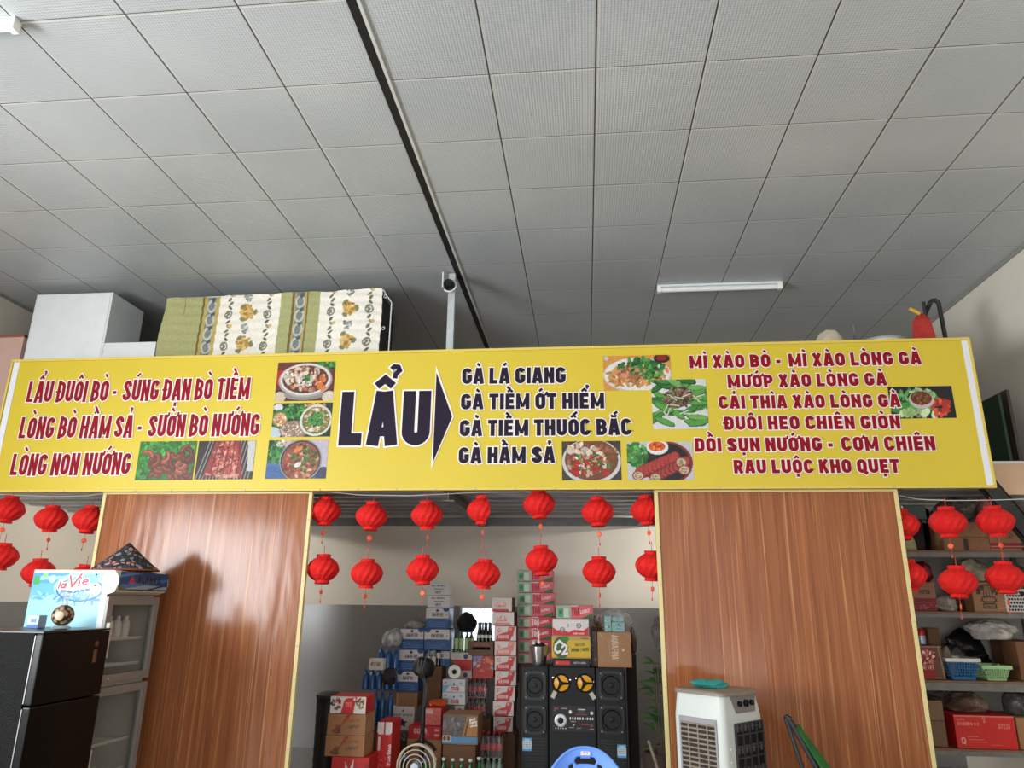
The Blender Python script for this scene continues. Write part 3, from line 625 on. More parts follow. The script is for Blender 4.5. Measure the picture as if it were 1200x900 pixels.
def wav(x, z):
    return Vector((.012*math.sin(z*9+x)*(1 if x < .2 else .3)-(.03*(1-z/bh_) if x < .5 else 0)*(1-x/.5 if x < .5 else 0), -.006*math.sin(z*70+2.5*math.sin(x*3))*(.4+.6*abs(math.sin(x*2.3)))-.01*math.sin(x*11), (zt1-zt0)*(x/bw_-.5)*(z/bh_)+.004*math.sin(x*23)*(z/bh_)))
cu = thing('patterned_curtain', 'cream and green floral cotton sheet hung over a frame on the loft', 'curtain', (q0, 5.93, LOFT))
P.build('cloth', (0, 0, .0), X_, Z_, cu, mat_print('printed cotton', .85, .2), disp=wav)
fb = MB(); fb.box(.06, bw_-.0, .05, .42, 0, bh_-.03, .01); fb.build('dark_case', mat('dark case', (40, 40, 42), .6), cu)
rl = MB(); rl.tube([(0.02, .02, bh_-.012), (bw_+.01, .02, bh_+.004)], .007); rl.tube([(bw_+.075, .06, .02), (bw_+.075, .06, bh_-.1)], .006); rl.tube([(bw_+.01, .02, bh_), (bw_+.02, .04, bh_-.02), (bw_+.075, .06, bh_-.1)], .005)
rl.build('rail', m_offwhite, cu)
hk = MB()
for z in (bh_-.05, bh_-.36): hk.tube([(bw_+.02+.014*math.cos(t), .03, z+.014*math.sin(t)) for t in np.linspace(0, 2*PI, 13)[:-1]], .004, 8, True)
hk.build('hooks', m_offwhite, cu)
# steel post with a small camera
pp = at(528.5, 380, 5.95)
po = thing('steel_post', 'thin galvanised post rising from the loft to the ceiling', 'post', (pp.x, 5.95, LOFT))
MB().box(-.031, .031, -.03, .03, .006, CEIL-LOFT-.012, .004).build('square_tube', m_steel, po)
MB().box(-.07, .07, -.07, .07, 0, .006, .001).build('base_plate', m_steel, po)
cc = at(527, 333, 5.85)
sc = thing('clip_speaker', 'small round black fitting with white bracket clipped on the steel post', 'fitting', (cc.x-.008, 5.895, cc.z))
MB().lathe([(.045, 0), (.047, .01), (.047, .05), (.04, .07), (.036, .062), (.014, .056), (.0, .06)], 20, (0, 0, 0), Matrix.Rotation(PI/2, 3, 'X')).build('round_body', m_black, sc, smooth=True)
k = MB(); k.tube([(.0+.06*math.cos(t), -.02, .06*math.sin(t)) for t in np.linspace(-2.4, 1.2, 12)], .008, 8); k.box(-.066, -.054, -.03, .0, -.02, .13, .002)
k.build('bracket', m_offwhite, sc)

# ---- tube lamps ------------------------------------------------------------------
def tube_lamp(xa, ya, xb, yb, label, ext=None):
    a = at(xa, ya, 1.0); b = at(xb, yb, 1.0)
    Z = CEIL-.045
    d1_ = (a-Vector((0, 0, EYE))); p1 = d1_*((Z-EYE)/d1_.z); d2_ = (b-Vector((0, 0, EYE))); p2 = d2_*((Z-EYE)/d2_.z)
    y = (p1.y+p2.y)/2; x1, x2 = p1.x, p2.x
    if ext: x1 = x2-ext
    t = thing('tube_lamp', label, 'lamp', ((x1+x2)/2, y, CEIL), 0, 'ceiling tube lamps'); L = x2-x1
    MB().box(-L/2, L/2, -.028, .028, -.02, 0, .004).build('batten', m_white, t)
    mm = MB(); mm.tube([(-L/2+.03, 0, -.045), (L/2-.03, 0, -.045)], .024, 16); mm.build('tube', mat('milky lamp cover', (236, 238, 238), .25), t, smooth=True)
    for s_ in (-1, 1): MB().box(s_*(L/2-.02)-.02, s_*(L/2-.02)+.02, -.026, .026, -.072, -.018, .006).build('end_cap', mat('lamp end cap', (246, 244, 236), .4), t)
tube_lamp(770, 341, 917, 335, 'unlit white tube lamp on the ceiling above the right half of the banner')
tube_lamp(-60, 35, 22, 33, 'white tube lamp cut off by the left edge at the top of the ceiling', 1.2)
def crumple(mb, dims, seed, sub=4, amt=.18, flat=True):
    """a soft creased lump, base at z = 0"""
    bm = bmesh.new(); bmesh.ops.create_icosphere(bm, subdivisions=sub, radius=1); rnd = random.Random(seed); off = Vector((seed*3.1, seed*1.7, seed*.9))
    pl = [(Vector((rnd.uniform(-1, 1), rnd.uniform(-1, 1), rnd.uniform(-.6, 1))).normalized(), rnd.uniform(.62, .9)) for _ in range(9)]
    for v in bm.verts:
        p = v.co.copy()
        for n, d_ in pl:
            q = p.dot(n)
            if q > d_: p -= n*(q-d_)*.8
        f = 1+amt*(mnoise.noise(p*1.6+off)+.6*abs(mnoise.noise(p*3.7+off))+.35*abs(mnoise.noise(p*8+off)))
        p = Vector((p.x*f*dims[0]/2, p.y*f*dims[1]/2, p.z*f*dims[2]/2))
        if flat and p.z < -dims[2]*.36: p.z = -dims[2]*.36+(p.z+dims[2]*.36)*.1
        v.co = p
    z0 = min(v.co.z for v in bm.verts)
    bm.verts.index_update(); mb.add([v.co-Vector((0, 0, z0)) for v in bm.verts], [[v.index for v in f.verts] for f in bm.faces]); bm.free(); return mb
m_clearbag = mat_clear('clear plastic bag', (214, 210, 204), .16, .12, .6, .6)
m_greybag = mat_clear('smoky plastic bag', (150, 146, 140), .3, .14, .6, .6)
# right end of the loft
p0 = at(972, 400, 5.95)
o = crumple(MB(), (.5, .3, .42), 4, 4, .12).build('cloth_sack', mat('pale sack cloth', (206, 194, 172), .85, bump=.3, bscale=18), None, (p0.x, 6.0, LOFT), smooth=True); tag(o, 'pale cloth sack whose rounded top shows over the banner below the ceiling tube lamp', 'sack')
zz = at(972, 386, 6.0).z-LOFT; o.scale = (1, 1, zz/o.dimensions.z)
p0 = at(1035, 395, 6.3); tp = thing('large_tub', 'wide pale rimmed tub lying on the loft behind the right end of the banner', 'tub', (p0.x, 6.36, LOFT)); hz = at(1035, 394, 6.16).z-LOFT
MB().lathe([(.16, 0), (.19, hz*.9), (.2, hz), (.185, hz), (.17, hz*.85), (.14, .02)], 32, cap=False).lathe([(.0, .0), (.16, 0)], 32, cap=False).build('bowl', m_offwhite, tp, smooth=True)
rm = MB(); rm.tube([(.197*math.cos(t), .197*math.sin(t), hz) for t in np.linspace(0, 2*PI, 33)[:-1]], .01, 8, True); rm.build('rim', mat('grey rim', (186, 186, 180), .5), tp, smooth=True)
p0 = at(1003, 392, 6.25); hz = at(1003, 381, 6.25).z-LOFT
o = MB().tube([(0, 0, 0), (-.012, 0, hz)], .011, 10).build('pipe', m_greysteel, None, (p0.x, 6.25, LOFT)); tag(o, 'thin grey pipe end standing up between the pale sack and the tub', 'pipe')
# pipe frame
pa, pb_, pc = at(1083, 351, 6.05), at(1094, 350, 6.05), at(1107, 396, 6.05)
fr = thing('steel_hoop', 'dark bent steel pipe frame standing at the right end of the loft', 'frame', (pb_.x, 6.05, LOFT)); ox = pb_.x
mb = MB(); top = pb_.z-LOFT-.02
pts = [(pc.x-ox+.03, 0, 0), (.035, 0, top-.03)]+[(.0+.035*math.cos(t), 0, top-.03+.035*math.sin(t)) for t in np.linspace(.3, PI-.3, 6)]+[(-.045, .12, top-.1), (-.04, .3, top-.2)]
mb.tube(pts, .018, 12); mb.build('bent_pipe', m_blacksteel, fr, smooth=True)
hb = MB(); hb.tube([(pa.x-ox+.02, .02, 0), (pa.x-ox-.0, .02, top)], .014, 10); hb.build('upright', m_blacksteel, fr, smooth=True)
mb = MB(); mb.tube([(-.03, 0, top*.62), (.03, 0, top*.62)], .01, 8); mb.build('cross_bar', m_blacksteel, fr)
# folded red lantern
pr_ = at(1081, 382, 5.93); rl_ = thing('folded_lantern', 'crumpled red and yellow paper ornament on the loft beside the bent pipe frame', 'ornament', (pr_.x, 5.93, LOFT)); hz = at(1081, 368, 5.93).z-LOFT
mb = MB(); pr = [(.03, hz*.4), (.085, hz*.5), (.1, hz*.78), (.075, hz*.95), (.02, hz)]
mb.lathe(pr, 6, (0, 0, 0)); mb.build('paper_body', mat('faded red paper', (176, 48, 40), .7, noise=.15, nscale=20), rl_)
mb = MB(); mb.tube([(-.02, -.03, hz-.01), (-.1, -.04, hz+.035)], .014, 8); mb.tube([(.06, -.03, hz*.4), (.09, -.05, hz*.62)], .014, 8); mb.build('yellow_tassel', mat('yellow paper', (222, 176, 60), .7), rl_)
mb = MB(); mb.tube([(0, 0, 0), (0, 0, hz*.5)], .016, 8); mb.build('stand', m_blacksteel, rl_)
# boards leaning by the right wall
for px, yt, lb, m_, yy in ((1178, 461, 'dark green board standing on edge by the right wall, just past the banner end', mat('dark green board', (26, 58, 34), .6, noise=.1), 5.95), (1189, 456, 'dark brown board standing on edge behind the green board at the right wall', mat('dark brown board', (72, 62, 54), .6, noise=.15), 5.95)):
    q = at(px, 500, yy); zt = at(px, yt, yy).z; zb_ = LOFT+.0
    o = MB().box(-.012, .012, 0, .9, 0, zt-zb_, .003).build('leaning_board', m_, None, (q.x, yy, zb_)); tag(o, lb, 'board')
# black brace
a, b = at(1150, 556, 5.77), at(1205, 622, 5.77)
dr = (b-a); b = a+dr*((XR-.01-a.x)/dr.x); n = Vector((-dr.z, 0, dr.x)).normalized()*.062
br = thing('steel_brace', 'black diagonal steel brace running down from the banner end to the right wall', 'brace', (a.x, 5.77, a.z))
MB().prism([n, b-a+n, b-a-n, -n], (0, .006, 0)).build('web', m_blacksteel, br)
MB().prism([n, b-a+n, b-a+n*.86, n*.86], (0, .06, 0)).build('flange', m_blacksteel, br)
MB().prism([-n*.86, b-a-n*.86, b-a-n, -n], (0, .06, 0)).build('flange', m_blacksteel, br)

# ================================================================== red lanterns
def make_lantern(name, label, half=False, tail=.15):
    t = thing(name, label, 'lantern', (0, 0, 0), 0, 'red paper lanterns')
    H = .207; R = .127
    prof = [(.45, -.53), (.43, -.47), (.42, -.42), (.6, -.37), (.82, -.25), (.95, -.11), (1.0, 0), (.95, .11), (.82, .25), (.6, .37), (.42, .42), (.43, .47), (.45, .53)]
    n = 28; mb = MB(); vs = []; fs = []
    n_ = n if not half else n//2+1
    for i, (r, z) in enumerate(prof):
        for k in range(n_):
            a_ = 2*PI*(k+(.5 if i % 2 else 0))/n+.15; rr = r*R*(1.0 if (k+i//2) % 2 == 0 else .94)
            vs.append((rr*math.cos(a_), rr*math.sin(a_), z*H))
    for i in range(len(prof)-1):
        for k in range(n_ if not half else n_-1):
            k2 = (k+1) % n_; q = (i*n_+k, i*n_+k2, (i+1)*n_+k2, (i+1)*n_+k)
            fs += [(q[0], q[1], q[2]), (q[0], q[2], q[3])] if i % 2 else [(q[0], q[1], q[3]), (q[1], q[2], q[3])]
    if half:
        fs.append(tuple(i*n_ for i in range(len(prof)))+tuple(i*n_+n_-1 for i in reversed(range(len(prof)))))
    else:
        fs += [tuple(reversed(range(n_))), tuple((len(prof)-1)*n_+k for k in range(n_))]
    mb.add(vs, fs); mb.build('paper_body', m_lantern, t)
    mb = MB(); mb.tube([(0, 0, H*.5), (0, 0, H*.5+.075)], .0025, 6); mb.build('hanging_cord', m_cord, t)
    mb = MB(); mb.tube([(0, 0, -H*.5), (.002, 0, -H*.5-.05)], .0018, 6); mb.tube([(.002, 0, -H*.5-.08), (.004, 0, -H*.5-tail)], .0016, 6); mb.tube([(.004, 0, -H*.5-tail+.02), (.003, 0, -H*.5-tail)], .005, 6)
    tc = mb.build('tassel_cord', m_cord, t)
    mb = MB(); mb.lathe([(.0, -.006), (.017, -.005), (.02, 0), (.017, .005), (0, .006)], 14, (.002, -.002, -H*.5-.066), Matrix.Rotation(PI/2, 3, 'X')); mb.build('medallion', m_orange, tc)
    return t
LY = D+.13
top_row = [(10, 597), (60, 608), (104.5, 609), (381, 599), (435.5, 605), (500.5, 603.5), (566, 598), (632, 591), (700.5, 600), (758, 598), (1056, 615), (1110.5, 612), (1166, 611)]
low_row = [(2, 652), (45.5, 671), (98, 678), (378.5, 667), (430, 672), (495.5, 668), (567.5, 672.5), (634.5, 657), (702, 670), (764, 663), (1064, 674), (1122.5, 682), (1178, 677)]
nm_t = ['at the left edge of the photo', 'in the left bay, second from the left edge', 'in the left bay, cut by the left wood panel', 'first in the central opening, overlapping the left panel trim', 'second in the central opening', 'third in the central opening', 'fourth in the central opening, only half unfolded', 'fifth in the central opening', 'sixth in the central opening', 'last in the central opening, cut by the right panel', 'in the right bay, mostly hidden by the panel edge', 'in the right bay, middle one before the top shelf', 'in the right bay, by the black brace']
nm_l = ['at the left edge of the photo', 'left of the blue fridge side', 'mostly hidden behind the blue fridge side', 'first in the central opening', 'second in the central opening', 'third in the central opening, left of the white cartons', 'fourth in the central opening', 'fifth in the central opening, before the pink tower', 'sixth in the central opening', 'last in the central opening, cut by the right panel', 'in the right bay, mostly hidden by the panel edge', 'in the right bay, before the second shelf', 'in the right bay, at the right edge of the photo']
lant = None; halfl = make_lantern('red_lantern', 'x', True, .225); rl2 = random.Random(8)
for row, names, wd in ((top_row, nm_t, 'upper'), (low_row, nm_l, 'lower')):
    for i, (x, y) in enumerate(row):
        yy = LY+(.02 if i in (9, 10) else 0)
        if i in (0, 1, 2): yy = LY+.02
        loc = at(x, y, yy); lb = 'red paper lantern, %s row, %s' % (wd, nm_t[i] if wd == 'upper' else nm_l[i])
        if wd == 'upper' and i == 6: o = halfl; o.location = loc; o['label'] = lb; o.rotation_euler = (0, 0, PI/2+.4)
        elif lant is None: lant = make_lantern('red_lantern', lb); o = lant; o.location = loc
        else: o = dup(lant, loc, lb)
        if o is not halfl: o.rotation_euler = (rl2.uniform(-.06, .06), rl2.uniform(-.1, .1), rl2.uniform(0, 6))
# strings the lanterns hang from
def string_line(pts, yy, label):
    P = [at(x, y, yy) for x, y in pts]; o0 = P[0]
    mb = MB(); mb.tube([p-o0 for p in P], .003, 6); o = mb.build('lantern_string', m_string, None, o0); tag(o, label, 'string', 'lantern strings')
string_line([(367, 574.5), (420, 580), (480, 581), (540, 578), (566, 577), (640, 576), (700, 577), (766, 576)], LY-.0, 'white string under the banner carrying the lanterns of the central opening')
string_line([(1054, 581), (1075, 585), (1108, 586.5), (1140, 586.5), (1166, 586), (1230, 584)], LY-.0, 'white string under the banner carrying the lanterns of the right bay')
string_line([(-30, 578), (10, 580), (60, 582), (104, 581), (121, 578)], LY-.0, 'white string under the banner carrying the lanterns of the left bay')

# ================================================================== left: fridges
ALX = at(128, 700, 4.78).x; dA = .6; wA = .56
fa = thing('showcase_fridge', 'tall glass door drinks showcase fridge with blue printed side, against the left wood panel', 'fridge', (ALX, 4.78, 0), math.radians(87))
# local: x along the front (away from viewer), y into the cabinet (to the left in the photo); front at y = 0
HB = at(128, 697, 4.78).z; HT = at(128, 668, 4.78).z
m_fr = mat('aluminium grey frame', (150, 146, 140), .45, .2, noise=.05); m_in = mat('fridge interior', (196, 190, 176), .5)
b = MB(); b.box(0, wA, .05, .08+dA-.06, 0, .1); b.box(0, .025, .05, dA, .1, HB); b.box(wA-.025, wA, .05, dA, .1, HB); b.box(.025, wA-.025, dA-.03, dA, .1, HB); b.box(.025, wA-.025, .05, dA-.03, HB-.04, HB); b.box(.025, wA-.025, .05, dA-.03, .1, .13)
zs_ = at(120, 806, 4.78).z
b.box(.025, wA-.025, .05, dA-.03, zs_-.02, zs_+.02); b.build('cabinet', [m_in], fa)
# printed side (x = 0 plane, faces the viewer)
hs = HT-.62
p = Pic(dA-.02, HT-.02-.6, 150, (150, 206, 226), 3)
zlo = at(90, 733, 4.78).z; V1 = lambda t: (zlo+t*(HT-.02-zlo)-.6)/p.h
p.rect(0, 1, 0, V1(.5), (150, 206, 224)); p.rect(0, 1, V1(.5), 1, (96, 172, 226)); p.rect(0, 1, V1(.8), 1, (74, 150, 214))
p.poly([(.05, V1(.93)), (.9, V1(.96)), (.9, V1(.9)), (.1, V1(.86))], (140, 196, 236)); p.ell(.7, V1(.72), .22, .1, (150, 206, 238)); p.ell(.64, V1(.7), .17, .085, (206, 232, 246))
p.poly([(0, V1(.52)), (.4, V1(.56)), (.93, V1(.5)), (.93, V1(.46)), (.5, V1(.47)), (0, V1(.49))], (70, 140, 196)); p.bits(30, .3, V1(.54), .5, .02, .012, [(90, 160, 210), (140, 200, 230)], 5)
p.ring(.64, V1(.68), .17, .075, .1, (40, 96, 164)); p.rect(.45, .86, V1(.68), V1(.8), (206, 232, 246)); p.poly([(.45, V1(.8)), (.86, V1(.8)), (.86, V1(1)), (.45, V1(.9))], (110, 178, 228))
RD = (204, 34, 48)
def stk(pts, hw, c=RD): p.seg([((.36+x*.4)*p.w, V1(.7+y*.22+x*.08)*p.h) for x, y in pts], hw, c)
def oval(cx, cy, rx, ry, a0, a1, n=14): return [(cx+rx*math.cos(a0+(a1-a0)*k/n), cy+ry*math.sin(a0+(a1-a0)*k/n)) for k in range(n+1)]
for hw_, c_ in ((.0115, (232, 240, 246)), (.0062, RD)):
    stk([(.04, .62), (0, 0)], hw_, c_); stk(oval(.15, .17, .07, .17, 0, 6.28), hw_, c_); stk([(.23, .36), (.21, 0)], hw_, c_)
    stk([(.33, .95), (.43, 0), (.68, 1.0)], hw_*1.25, c_); stk([(.66, .42), (.64, 0)], hw_*1.1, c_); stk([(.68, .66), (.682, .68)], hw_*1.2, c_)
    stk([(.76, .24), (.92, .3)]+oval(.85, .24, .085, .24, .4, 5.4), hw_, c_)
p.text('NUOC KHOANG THIEN NHIEN', .5, V1(.6), .014, (50, 100, 170), .5, .09, .28, .12)
p.rect(.02, .1, V1(.76), V1(.94), (60, 160, 70)); p.ell(.16, V1(.95), .018, .018, (140, 200, 120)); p.ell(.26, V1(.88), .024, .024, (176, 220, 190)); p.rect(.93, 1, 0, 1, (226, 232, 236))
p.build('printed_side', (-.002, dA, .6), -Y_, Z_, fa, mat_print('glossy film', .3))
MB().box(-.001, .003, .02, dA, .0, .6).build('lower_side', m_white, fa)
# sign box on top
sg = MB(); sec = [(dA*.999, HB+.002), (.02, HB+.002), (-.03, HB+.02), (-.05, HB+.07), (-.045, HT-.04), (-.01, HT), (dA*.999, HT)]
sg.prism([Vector((0.0, y, z)) for y, z in sec], (wA, 0, 0)); sgo = sg.build('sign_box', mat('sign box cream', (226, 220, 200), .4), fa)
p = Pic(wA-.02, HT-HB-.04, 160, (34, 76, 128), 4)
p.poly([(0, 0), (1, .0), (1, .25), (.4, .35), (0, .1)], (150, 166, 180)); p.poly([(.1, .1), (1, .55), (1, .7), (.0, .3)], (70, 120, 170)); p.poly([(.55, 0), (1, .3), (1, .4), (.45, 0)], (20, 40, 80)); p.poly([(0, .7), (.5, 1), (.3, 1), (0, .85)], (90, 140, 180)); p.rect(0, 1, .0, .06, (60, 64, 70)); p.poly([(0, 0), (.2, 0), (.05, .25), (0, .2)], (120, 96, 70))
p.poly([(.17, .4), (.24, .8), (.31, .4)], (206, 60, 56)); p.line(.2, .5, .28, .5, .05, (34, 76, 128)); p.text('ALASKA', .34, .4, .36, (20, 22, 30), .62, .12, .5)
p.build('sign_print', (.01, -.051, HB+.03), X_, Z_, sgo, mat_print('glossy film', .3), disp=lambda x, z: Vector((0, .0 if .1*1 < z < .9 else .0, 0)))
bl_ = MB(); 
for z in (HB+.06, HB+.13): bl_.lathe([(.006, 0), (.006, .003)], 10, (-.001, .12, z), Matrix.Rotation(-PI/2, 3, 'Y'))
bl_.build('screws', m_black, sgo)
# two glazed doors
m_pane = mat_clear('fridge door glass', (150, 156, 154), .05, .04, .5, 0, 1.12)
for (z0_, z1_, hz0, hz1) in ((zs_+.012, HB-.012, .15, .5), (.12, zs_-.012, .02, .34)):
    dr_ = MB(); f_ = .055
    for a in ((0.0, f_, z0_, z1_), (wA-f_, wA, z0_, z1_), (f_, wA-f_, z0_, z0_+f_), (f_, wA-f_, z1_-f_, z1_)): dr_.box(a[0], a[1], -.0, .045, a[2], a[3], .004)
    do = dr_.build('door', m_fr, fa)
    MB().box(f_, wA-f_, .018, .024, z0_+f_, z1_-f_).build('pane', m_pane, do)
    H_ = z1_-z0_; MB().box(.012, .04, -.03, 0, z0_+H_*.3 if z0_ > .5 else z1_-.72, z1_-H_*.3 if z0_ > .5 else z1_-.36, .006).build('handle', mat('pale door handle', (206, 202, 188), .45), do)
    ks = MB(); ks.lathe([(.012, 0), (.012, .004), (.004, .006)], 12, (.12, -.0, z0_+.026), Matrix.Rotation(PI/2, 3, 'X')); ks.build('lock', m_chrome, do)
for z in (HB-.3, HB-.47, .55, .36):
    s_ = MB(); 
    for k in range(9): s_.tube([(.035, .08+k*.05, z), (wA-.035, .08+k*.05, z)], .003, 6)
    s_.tube([(.035, .075, z+.012), (wA-.035, .075, z+.012)], .006, 6); s_.build('wire_shelf', m_offwhite, fa)
# jars inside the fridge (on the top shelf)
Rz = Matrix.Rotation(math.radians(87), 3, 'Z')
jr = None
for k in range(4):
    lc = Rz @ Vector((.12+k*.085, .12, 0)); loc = (ALX+lc.x, 4.78+lc.y, HB-.297)
    if jr is None:
        jr = thing('white_bottle', 'white bottle on the top shelf of the showcase fridge, nearest the door handle', 'bottle', loc, 0, 'white bottles in the showcase fridge')
        MB().lathe([(.024, 0), (.032, .004), (.032, .1), (.026, .12), (.014, .135)], 16).build('bottle_body', mat('milky bottle', (206, 202, 192), .4), jr, smooth=True)
        MB().lathe([(.016, .135), (.016, .155)], 12).build('cap', m_whitecard, jr, smooth=True)
    else: dup(jr, loc, 'white bottle on the top shelf of the showcase fridge, %s from the door handle' % ['', 'second', 'third', 'fourth'][k])
rb = crumple(MB(), (.26, .2, .24), 14, 3, .15).build('meat_bag', mat('pale brown bag', (150, 112, 92), .5, noise=.2), None, Rz @ Vector((.26, .3, 0))+Vector((ALX, 4.78, .562)), smooth=True); tag(rb, 'brownish bag behind the lower glass door of the showcase fridge', 'bag')
# conical hat
hp = at(147, 667, 5.05); hr = (at(181, 668, 5.05).x-at(113, 665, 5.05).x)/2; hh = at(147, 637, 5.05).z-HT
ht = thing('conical_hat', 'conical hat with dark floral cloth lying on the showcase fridge', 'hat', (hp.x, 5.05, HT+.005))
p = MB(); n = 40; prof = [(hr, 0), (hr*.98, .012), (hr*.66, hh*.35), (hr*.33, hh*.68), (.006, hh), (0.004, hh-.006), (hr*.3, hh*.64), (hr*.62, hh*.3), (hr*.96, .0)]
p.lathe(prof, n, cap=False); 
def floral_mat():
    m = bpy.data.materials.new('dark floral cloth'); m.use_nodes = True; nt = m.node_tree; b = nt.nodes['Principled BSDF']; N = nt.nodes.new; L = nt.links.new
    tc = N('ShaderNodeTexCoord'); v = N('ShaderNodeTexVoronoi'); v.inputs['Scale'].default_value = 32; L(tc.outputs['Object'], v.inputs['Vector'])
    r = N('ShaderNodeValToRGB'); r.color_ramp.interpolation = 'CONSTANT'; e = r.color_ramp.elements; e[0].color = lin((60, 62, 70))+(1,); e[1].position = .3; e[1].color = lin((176, 128, 122))+(1,)
    x = e.new(.55); x.color = lin((40, 42, 52))+(1,); x = e.new(.75); x.color = lin((128, 130, 138))+(1,)
    sp = N('ShaderNodeSeparateColor'); L(v.outputs['Color'], sp.inputs[0]); L(sp.outputs[0], r.inputs[0])
    v2 = N('ShaderNodeTexVoronoi'); v2.feature = 'DISTANCE_TO_EDGE'; v2.inputs['Scale'].default_value = 32; L(tc.outputs['Object'], v2.inputs['Vector'])
    lt = N('ShaderNodeMath'); lt.operation = 'LESS_THAN'; lt.inputs[1].default_value = .12; L(v2.outputs['Distance'], lt.inputs[0])
    mx = N('ShaderNodeMix'); mx.data_type = 'RGBA'; L(lt.outputs[0], mx.inputs[0]); L(r.outputs[0], mx.inputs[6]); mx.inputs[7].default_value = lin((30, 30, 36))+(1,); L(mx.outputs[2], b.inputs['Base Color']); b.inputs['Roughness'].default_value = .85
    return m
p.build('cone', floral_mat(), ht, smooth=True)
MB().tube([(hr*math.cos(t), hr*math.sin(t), .004) for t in np.linspace(0, 2*PI, 41)[:-1]], .006, 8, True).build('rim', mat('rust hat rim', (128, 66, 54), .7), ht, smooth=True)
# black two door fridge
FY = 4.1; FX = at(52, 740, FY).x; FH = at(52, 740, FY).z; wF = .58; dF = .58
m_fg = mat('glossy black fridge door', (9, 9, 9), .3, spec=.22, noise=.1); m_fs = mat('textured black fridge side', (6, 6, 6), .42, spec=.12, bump=.5, bscale=160)
fb = thing('black_fridge', 'black two door fridge at the lower left corner', 'fridge', (FX, FY, 0), math.radians(88))
MB().box(0, wF, .055, dF, .04, FH-.01, .006).build('cabinet', m_fs, fb)
MB().box(-.002, wF+.002, .0, dF, FH-.012, FH, .003).build('top_cap', mat('black fridge top', (30, 31, 32), .35), fb)
zsp = at(52, 829, FY).z
for z0_, z1_ in ((.05, zsp-.004), (zsp+.004, FH-.014)):
    do = MB().box(0, wF, 0, .05, z0_, z1_, .008).build('door', m_fg, fb)
    MB().box(-.004, .0, .045, .05, z0_+.01, z1_-.01).build('door_edge', mat('silver door edge', (150, 150, 150), .4, .3), do)
em = MB(); em.box(wF-.13, wF-.1, -.003, 0, FH-.2, FH-.12, .001); em.lathe([(.016, 0), (.016, .004), (.01, .006)], 14, (wF-.115, -.0, FH-.09), Matrix.Rotation(PI/2, 3, 'X')); em.build('emblem', mat('dull gold emblem', (122, 96, 70), .35, .6), fb)
ft = MB()
for x in (.06, wF-.06):
    for y in (.1, dF-.08): ft.lathe([(.025, 0), (.025, .042)], 12, (x, y, 0))
ft.build('feet', m_black, fb)
# decanter on the black fridge
dp = at(72, 732, 4.35); R_ = .062
de = thing('round_decanter', 'round clear decanter with dark patterned sleeve standing on the black fridge', 'decanter', (dp.x, 4.35, FH+.001))
de.rotation_euler = (0, 0, .3)
MB().lathe([(.03, 0), (.052, .006), (.056, .014), (.04, .022), (.0, .024)], 24).build('glass_foot', mat_clear('pale glass', (214, 226, 226), .3, .05), de, smooth=True)
mb = MB(); mb.lathe([(R_*math.sin(t), .02+R_-R_*math.cos(t)) for t in np.linspace(.25, PI-.2, 14)], 28)
def speck(nm, a, b_, sc):
    m = bpy.data.materials.new(nm); m.use_nodes = True; nt = m.node_tree; b = nt.nodes['Principled BSDF']; v = nt.nodes.new('ShaderNodeTexVoronoi'); v.inputs['Scale'].default_value = sc; tc = nt.nodes.new('ShaderNodeTexCoord'); nt.links.new(tc.outputs['Object'], v.inputs['Vector'])
    r = nt.nodes.new('ShaderNodeValToRGB'); r.color_ramp.elements[0].position = .35; r.color_ramp.elements[1].position = .6; r.color_ramp.elements[0].color = lin(b_)+(1,); r.color_ramp.elements[1].color = lin(a)+(1,); nt.links.new(v.outputs['Distance'], r.inputs[0]); nt.links.new(r.outputs[0], b.inputs['Base Color']); b.inputs['Roughness'].default_value = .3; return m
mb.build('patterned_sleeve', speck('decanter pattern', (44, 30, 24), (168, 140, 110), 38), de, smooth=True)
MB().lathe([(0, 0), (.024, .001), (.026, .004), (.02, .008), (0, .009)], 20, (0, -R_*.93, .02+R_), Matrix.Rotation(PI/2, 3, 'X')).build('emblem', mat('cream emblem', (206, 190, 160), .4), de, smooth=True)
MB().lathe([(.018, .02+2*R_-.006), (.014, .02+2*R_+.02), (.013, .02+2*R_+.045), (.02, .02+2*R_+.05), (.02, .02+2*R_+.072), (.008, .02+2*R_+.08)], 18).build('glass_neck', mat_clear('pale glass', (214, 226, 226), .3, .05), de, smooth=True)

# ================================================================== air cooler, pouch, folded bed, chair
cp = at(846, 813, 4.75); CH = cp.z
co = thing('air_cooler', 'white portable air cooler in front of the right wood panel', 'air cooler', (cp.x, 4.75, 0), math.radians(46))
LXc, LYc = .42, .37                       # local x: right hand face, local y: left hand face
m_cw = mat('cooler white plastic', (204, 208, 202), .45, noise=.03, nscale=9); m_cg = mat('cooler grey plastic', (128, 120, 116), .5, noise=.06)
def rrect(x0, x1, y0, y1, r, n=5):
    pts = []
    for cx, cy, a in ((x1-r, y1-r, 0), (x0+r, y1-r, 90), (x0+r, y0+r, 180), (x1-r, y0+r, 270)):
        pts += [(cx+r*math.cos(math.radians(a+90*i/n)), cy+r*math.sin(math.radians(a+90*i/n))) for i in range(n+1)]
    return pts
b = MB(); lv = [(0.02, 0, .04), (0, 0.05, .04), (0, .3, .04), (0, CH-.16, .04), (.0, CH-.15, .04), (.012, CH-.02, .04)]
rings = [(rrect(i, LXc-i*2.2, i, LYc-i, r), z) for i, z, r in lv]; n_ = len(rings[0][0]); vs = [(x, y, z) for R0, z in rings for x, y in R0]
fs = [(i*n_+k, i*n_+(k+1) % n_, (i+1)*n_+(k+1) % n_, (i+1)*n_+k) for i in range(len(rings)-1) for k in range(n_)]+[tuple(reversed(range(n_))), tuple((len(rings)-1)*n_+k for k in range(n_))]
b.add(vs, fs); b.build('housing', m_cw, co, smooth=True)
